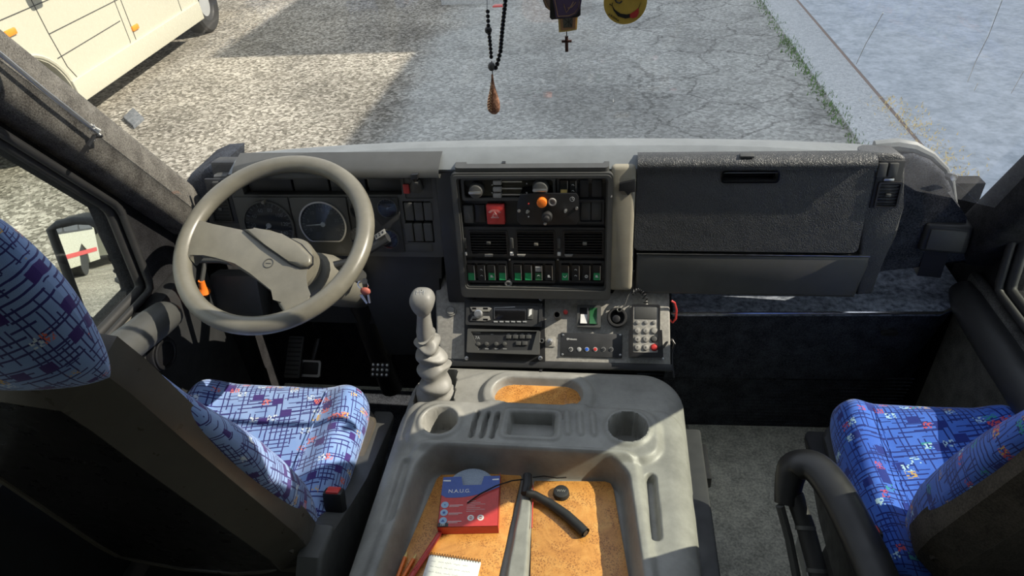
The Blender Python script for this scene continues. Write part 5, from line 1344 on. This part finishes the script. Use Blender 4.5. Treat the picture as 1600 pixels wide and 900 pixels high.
# loose slab on the gravel
sl_ = [atz(a, b, GZ + .03) for a, b in ((192, 183), (208, 168), (224, 183), (208, 197))]
M['slab'] = cloth('grey slab', (.10, .11, .12), (.2, .21, .22), 30, .3)
mk('paving_slab', MB(oz(GZ)).prism([(p.x, p.y) for p in sl_], .0, .035, .01), M['slab'], None, 'loose grey square slab lying on the sunlit gravel', 'slab')
st0 = [atz(a, b, GZ) for a, b in ((690, 8), (770, 6), (765, -4), (692, -2))]
mk('kerb_stone', MB(oz(GZ)).prism([(p.x, p.y) for p in st0], 0, .10, .02), M['concrete'], None, 'low pale kerb stone at the far edge of the asphalt', 'kerb')
rdp = atz(779, 10, GZ); mk('red_scrap', MB(oz(GZ)).prism([(rdp.x - .08, rdp.y - .05), (rdp.x + .07, rdp.y - .04), (rdp.x + .08, rdp.y + .05), (rdp.x - .06, rdp.y + .06)], 0, .02, .006), M['red'], None, 'faded red scrap lying on the far asphalt', 'scrap')

# cream van
VF = Fr((-5.04, 5.7, GZ), (0, 0, 1), (-.105, .9945, 0))
van = thing('cream_van', 'large cream panel van parked on the left with orange side markers', 'van', VF.pt(2.5, 0, -1))
V = lambda pts: VF.uvs(pts)
c1, c2 = V([(83, 116)])[0], V([(372, -2)])[0]
wu1 = V([(80, 105)])[0][0]; sill_a = V([(125, 148), (345, 0)])
print('VAN', c1, c2, sill_a, V([(0, 0), (0, 60), (15, 50), (60, 20), (150, 60)]))
wz = .36; sz = .36
U1 = sill_a[0][0] - .50; U2 = U1 + 3.95
pr_ = [(U1 - .95, .35), (U1 - .50, .33)]
pr_ += [(U1 - .02 + .47 * math.cos(t), wz + .47 * math.sin(t)) for t in [math.pi * (1 - i / 14) for i in range(15)]]
pr_ = [p for p in pr_ if p[1] > .30]
pr_ += [(U1 + .47, sz - .02), (U2 - .47, sz - .02)]
pr_ += [(U2 + .47 * math.cos(t), wz + .47 * math.sin(t)) for t in [math.pi * (1 - i / 14) for i in range(15)]]
pr_ += [(U2 + .48, sz), (U2 + 1.3, .42), (U2 + 1.35, 2.5), (U2 + 1.2, 2.62), (U1 + .75, 2.62), (U1 - .0, 1.65), (U1 - .75, 1.25), (U1 - .98, .85)]
body = MB(VF).plate(pr_, [], -2.0, 0)
mk('body', body, M['van'], van)
# fender flares, sill, creases
for uc in (U1 - .02, U2):
    mk('wheel_arch', MB(VF).tube([(uc + .50 * math.cos(t), wz + .50 * math.sin(t), -.004) for t in [math.pi * (1.02 - i / 20 * 1.04) for i in range(21)]], [.022] * 21, 8, up=(0, 0, 1), flat=1.2), M['van'], van)
    wh = mk('wheel', MB(Fr(VF.pt(uc, wz, -.22), (0, 0, 1), VF.u)).lathe(0, 0, [(.10, .08), (.19, .10), (.21, .12), (.33, .13), (.36, .10), (.36, -.10), (.33, -.12)], 36), M['rubber'], van)
    mk('hubcap', MB(Fr(VF.pt(uc, wz, -.22), (0, 0, 1), VF.u)).lathe(0, 0, [(0, .11), (.06, .12), (.16, .09), (.20, .10), (.205, .08)], 24), M['greyprint'], wh)
    mk('arch_liner', MB(VF).tube([(uc + .42 * math.cos(t), wz + .42 * math.sin(t), -.25) for t in [math.pi * (1 - i / 14) for i in range(15)]], .06, 8), M['black'], van)
mk('sill_moulding', MB(VF).prism([(U1 + .46, sz - .08), (U2 - .46, sz - .08), (U2 - .47, sz + .14), (U1 + .44, sz + .14)], -.05, .03, .012, 3), M['van'], van)
for pts in ([(U1 + .60, .44), (U1 + 1.62, .44), (U1 + 1.66, .52), (U1 + 1.66, 2.2)], [(U1 + .60, .44), (U1 + .50, .62), (U1 + .45, .95), (U1 + .40, 1.6)], [(U1 + 1.78, .45), (U1 + 1.78, 2.3)], [(U1 + 3.0, .45), (U1 + 3.0, 2.3)], [(U1 + .46, .93), (U2 + 1.3, .93)], [(U1 - .9, 1.18), (U2 + 1.3, 1.18)], [(U1 + .42, .72), (U1 + 1.62, .74)]):
    mk('panel_seam', MB(VF).tube([(a, b, .0015) for a, b in pts], .0045, 5), M['seam'], van)
for px, py in ((210, 43), (15, 51)):
    u, v = V([(px, py)])[0]
    mk('side_marker', MB(VF).box(u - .07, u + .07, v - .028, v + .028, -.005, .022, .012), M['amber'], van)
u, v = V([(60, 30)])[0]
for a, b in ((U1 + .55, U1 + 1.6), (U1 + 1.9, U1 + 3.1), (U1 + 3.3, U1 + 4.6)): mk('side_window', MB(VF).prism(rrect(a, b, 1.45, 2.15, .06), -.01, .006, .004), M['blackg'], van)
mk('door_mirror', MB(VF).box(U1 + .35, U1 + .55, 1.30, 1.62, .02, .22, .04), M['black'], van)
mk('bumper', MB(VF).box(U1 - 1.05, U1 - .55, .30, .62, -1.95, .02, .06), M['panel_mid'], van)

# ---- exterior mirrors
CM = atx(140, 410, -1.34)
dcam = (CM - CAMP).normalized(); refl = Vector((-.30, -1, -.055)).normalized(); mn = (refl - dcam).normalized()
um = Vector((0, 0, 1)).cross(mn); um.normalize()
FM = Fr(CM, mn.cross(um), um)
mir = thing('wing_mirror', 'tall rounded wing mirror outside the driver window reflecting white buses', 'mirror', CM, group='wing mirrors')
mo = [FM.uv(a, b) for a, b in ((75, 356), (88, 348), (115, 342), (140, 343), (155, 352), (166, 375), (183, 410), (200, 463))]
cx_ = sum(p[0] for p in mo) / len(mo); print('MIR', mo, mn)
low = FM.uv(95, 520); mo2 = mo + [(mo[-1][0] - .01, mo[-1][1] - .06), (mo[-1][0] - .04, mo[-1][1] - .08), (mo[0][0] + .03, mo[-1][1] - .08), (mo[0][0], mo[-1][1] - .05)]
cen = (sum(p[0] for p in mo2) / len(mo2), sum(p[1] for p in mo2) / len(mo2))
inn = [(p[0] + (cen[0] - p[0]) * .10, p[1] + (cen[1] - p[1]) * .07) for p in mo2]
mk('housing', MB(FM).prism(mo2, -.06, -.008, 0).tube([(p[0] * .96 + cen[0] * .04, p[1] * .96 + cen[1] * .04, -.003) for p in mo2], .011, 8, True, up=(0, 0, 1)), M['rubber'], mir, ang=60)
mk('mirror_glass', MB(FM).prism(inn, -.006, -.004), M['mirror'], mir)
mk('mirror_arm', MB().tube([FM.pt(cen[0], cen[1] - .05, -.05), (XL - .03, 1.25, .72)], .012, 8), M['black'], mir)
mk('housing_screw', MB(FM).cyl(mo[-2][0] - .006, mo[-2][1] - .02, .006, .008, .012, 10, .001), M['black'], mir)
CR = atx(1590, 440, 1.22)
mr = thing('wing_mirror', 'dark wing mirror housing outside the passenger window', 'mirror', CR, group='wing mirrors')
FR2 = Fr(CR, (0, 0, 1), (.85, -.5, 0))
mk('housing', MB(FR2).prism(rrect(-.09, .14, -.16, .17, .04), -.05, .03, .02, 3), M['rubber'], mr)
mk('mirror_glass', MB(FR2).prism(rrect(-.08, .13, -.14, .15, .03), .028, .0305), M['panel_dark'], mr)
mk('mirror_arm', MB().tube([CR + Vector((0, .03, -.05)), (XR + .05, 1.42, .62)], .014, 8), M['black'], mr)

# ---- white buses behind, seen in the mirror
def bus(loc, L, ang, label):
    b = thing('white_bus', label, 'bus', loc, group='white buses reflected in the mirror')
    ca, sa = math.cos(ang), math.sin(ang)
    F_ = Fr(loc, (0, 0, 1), (ca, sa, 0))                  # u along the bus, w out of its flank
    pr = [(0, .35), (1.2, .35), (1.3, .75), (1.7, .95), (2.1, .75), (2.2, .35), (L - 2.4, .35), (L - 2.3, .75), (L - 1.9, .95), (L - 1.5, .75), (L - 1.4, .35), (L, .40), (L, 2.9), (L - .2, 3.05), (.25, 3.05), (.05, 2.2)]
    mk('body', MB(F_).plate(pr, [], -2.4, 0), M['van'], b)
    mk('window_band', MB(F_).box(.2, L - .2, 1.3, 2.45, -.01, .004), M['panel_dark'], b)
    n = int(L / 1.5)
    for i in range(n): mk('window', MB(F_).prism(rrect(.3 + i * 1.5, 1.65 + i * 1.5, 1.35, 2.4, .08), -.01, .01), M['blackg'], b)
    for c in (1.7, L - 1.9): mk('wheel', MB(F_).cyl(c, .48, .46, -.35, -.03, 28), M['rubber'], b)
    mk('windscreen', MB(Fr(F_.pt(L + .0, 0, -1.2), (0, 0, 1), F_.n)).prism(rrect(-1.05, 1.05, 1.1, 2.5, .1), -.02, .02), M['blackg'], b)
    mk('red_stripe', MB(F_).box(.2, L - .2, .62, .74, 0, .01), M['red'], b)
for i in range(3):
    bus((-7.6 - i * .5, -20.6 - i * 9.6, GZ), 8.6, math.radians(90 - 3), ('nearest', 'middle', 'farthest')[i] + ' of three white buses reflected in the left mirror')
# ---- unseen buildings added on the right to cast shade on the asphalt
def bld(name, x0, x1, y0, y1, h, label):
    b = thing(name, label, 'building', ((x0 + x1) / 2, (y0 + y1) / 2, GZ))
    F_ = Fr((x0, 0, GZ), (0, 0, 1), (0, -1, 0))
    wins = [rrect(-y - 1.1, -y, z, z + 1.3, .02, 1) for y in [y0 + 1 + 2.4 * i for i in range(int((y1 - y0 - 1.5) / 2.4))] for z in [1.2 + 2.9 * j for j in range(int((h - 1.5) / 2.9))]]
    mk('facade', MB(F_).plate([(-y1, 0), (-y0, 0), (-y0, h), (-y1, h)], wins, -.3, 0), M['concrete'], b)
    mk('block', MB().box(x0 + .3, x1, y0, y1, GZ, GZ + h - .01), M['concrete'], b)
    mk('roof_edge', MB().box(x0 - .05, x1 + .05, y0 - .05, y1 + .05, GZ + h, GZ + h + .12), M['panel_mid'], b)
TX = SUND.x / SUND.z; TY = SUND.y / SUND.z
XA = 9.5; hA = (XA + 2.13) / TX; bld('shade_building', XA, 16, 2.2 + hA * TY, 7.9 + hA * TY, hA, 'unseen grey building added on the right to shade the asphalt')
XB = 9.5; hB = (XB + 4.75) / TX; bld('tall_shade_building', XB, 16, 8.0 + hB * TY, 34, hB, 'unseen taller grey building added to shade the far asphalt')
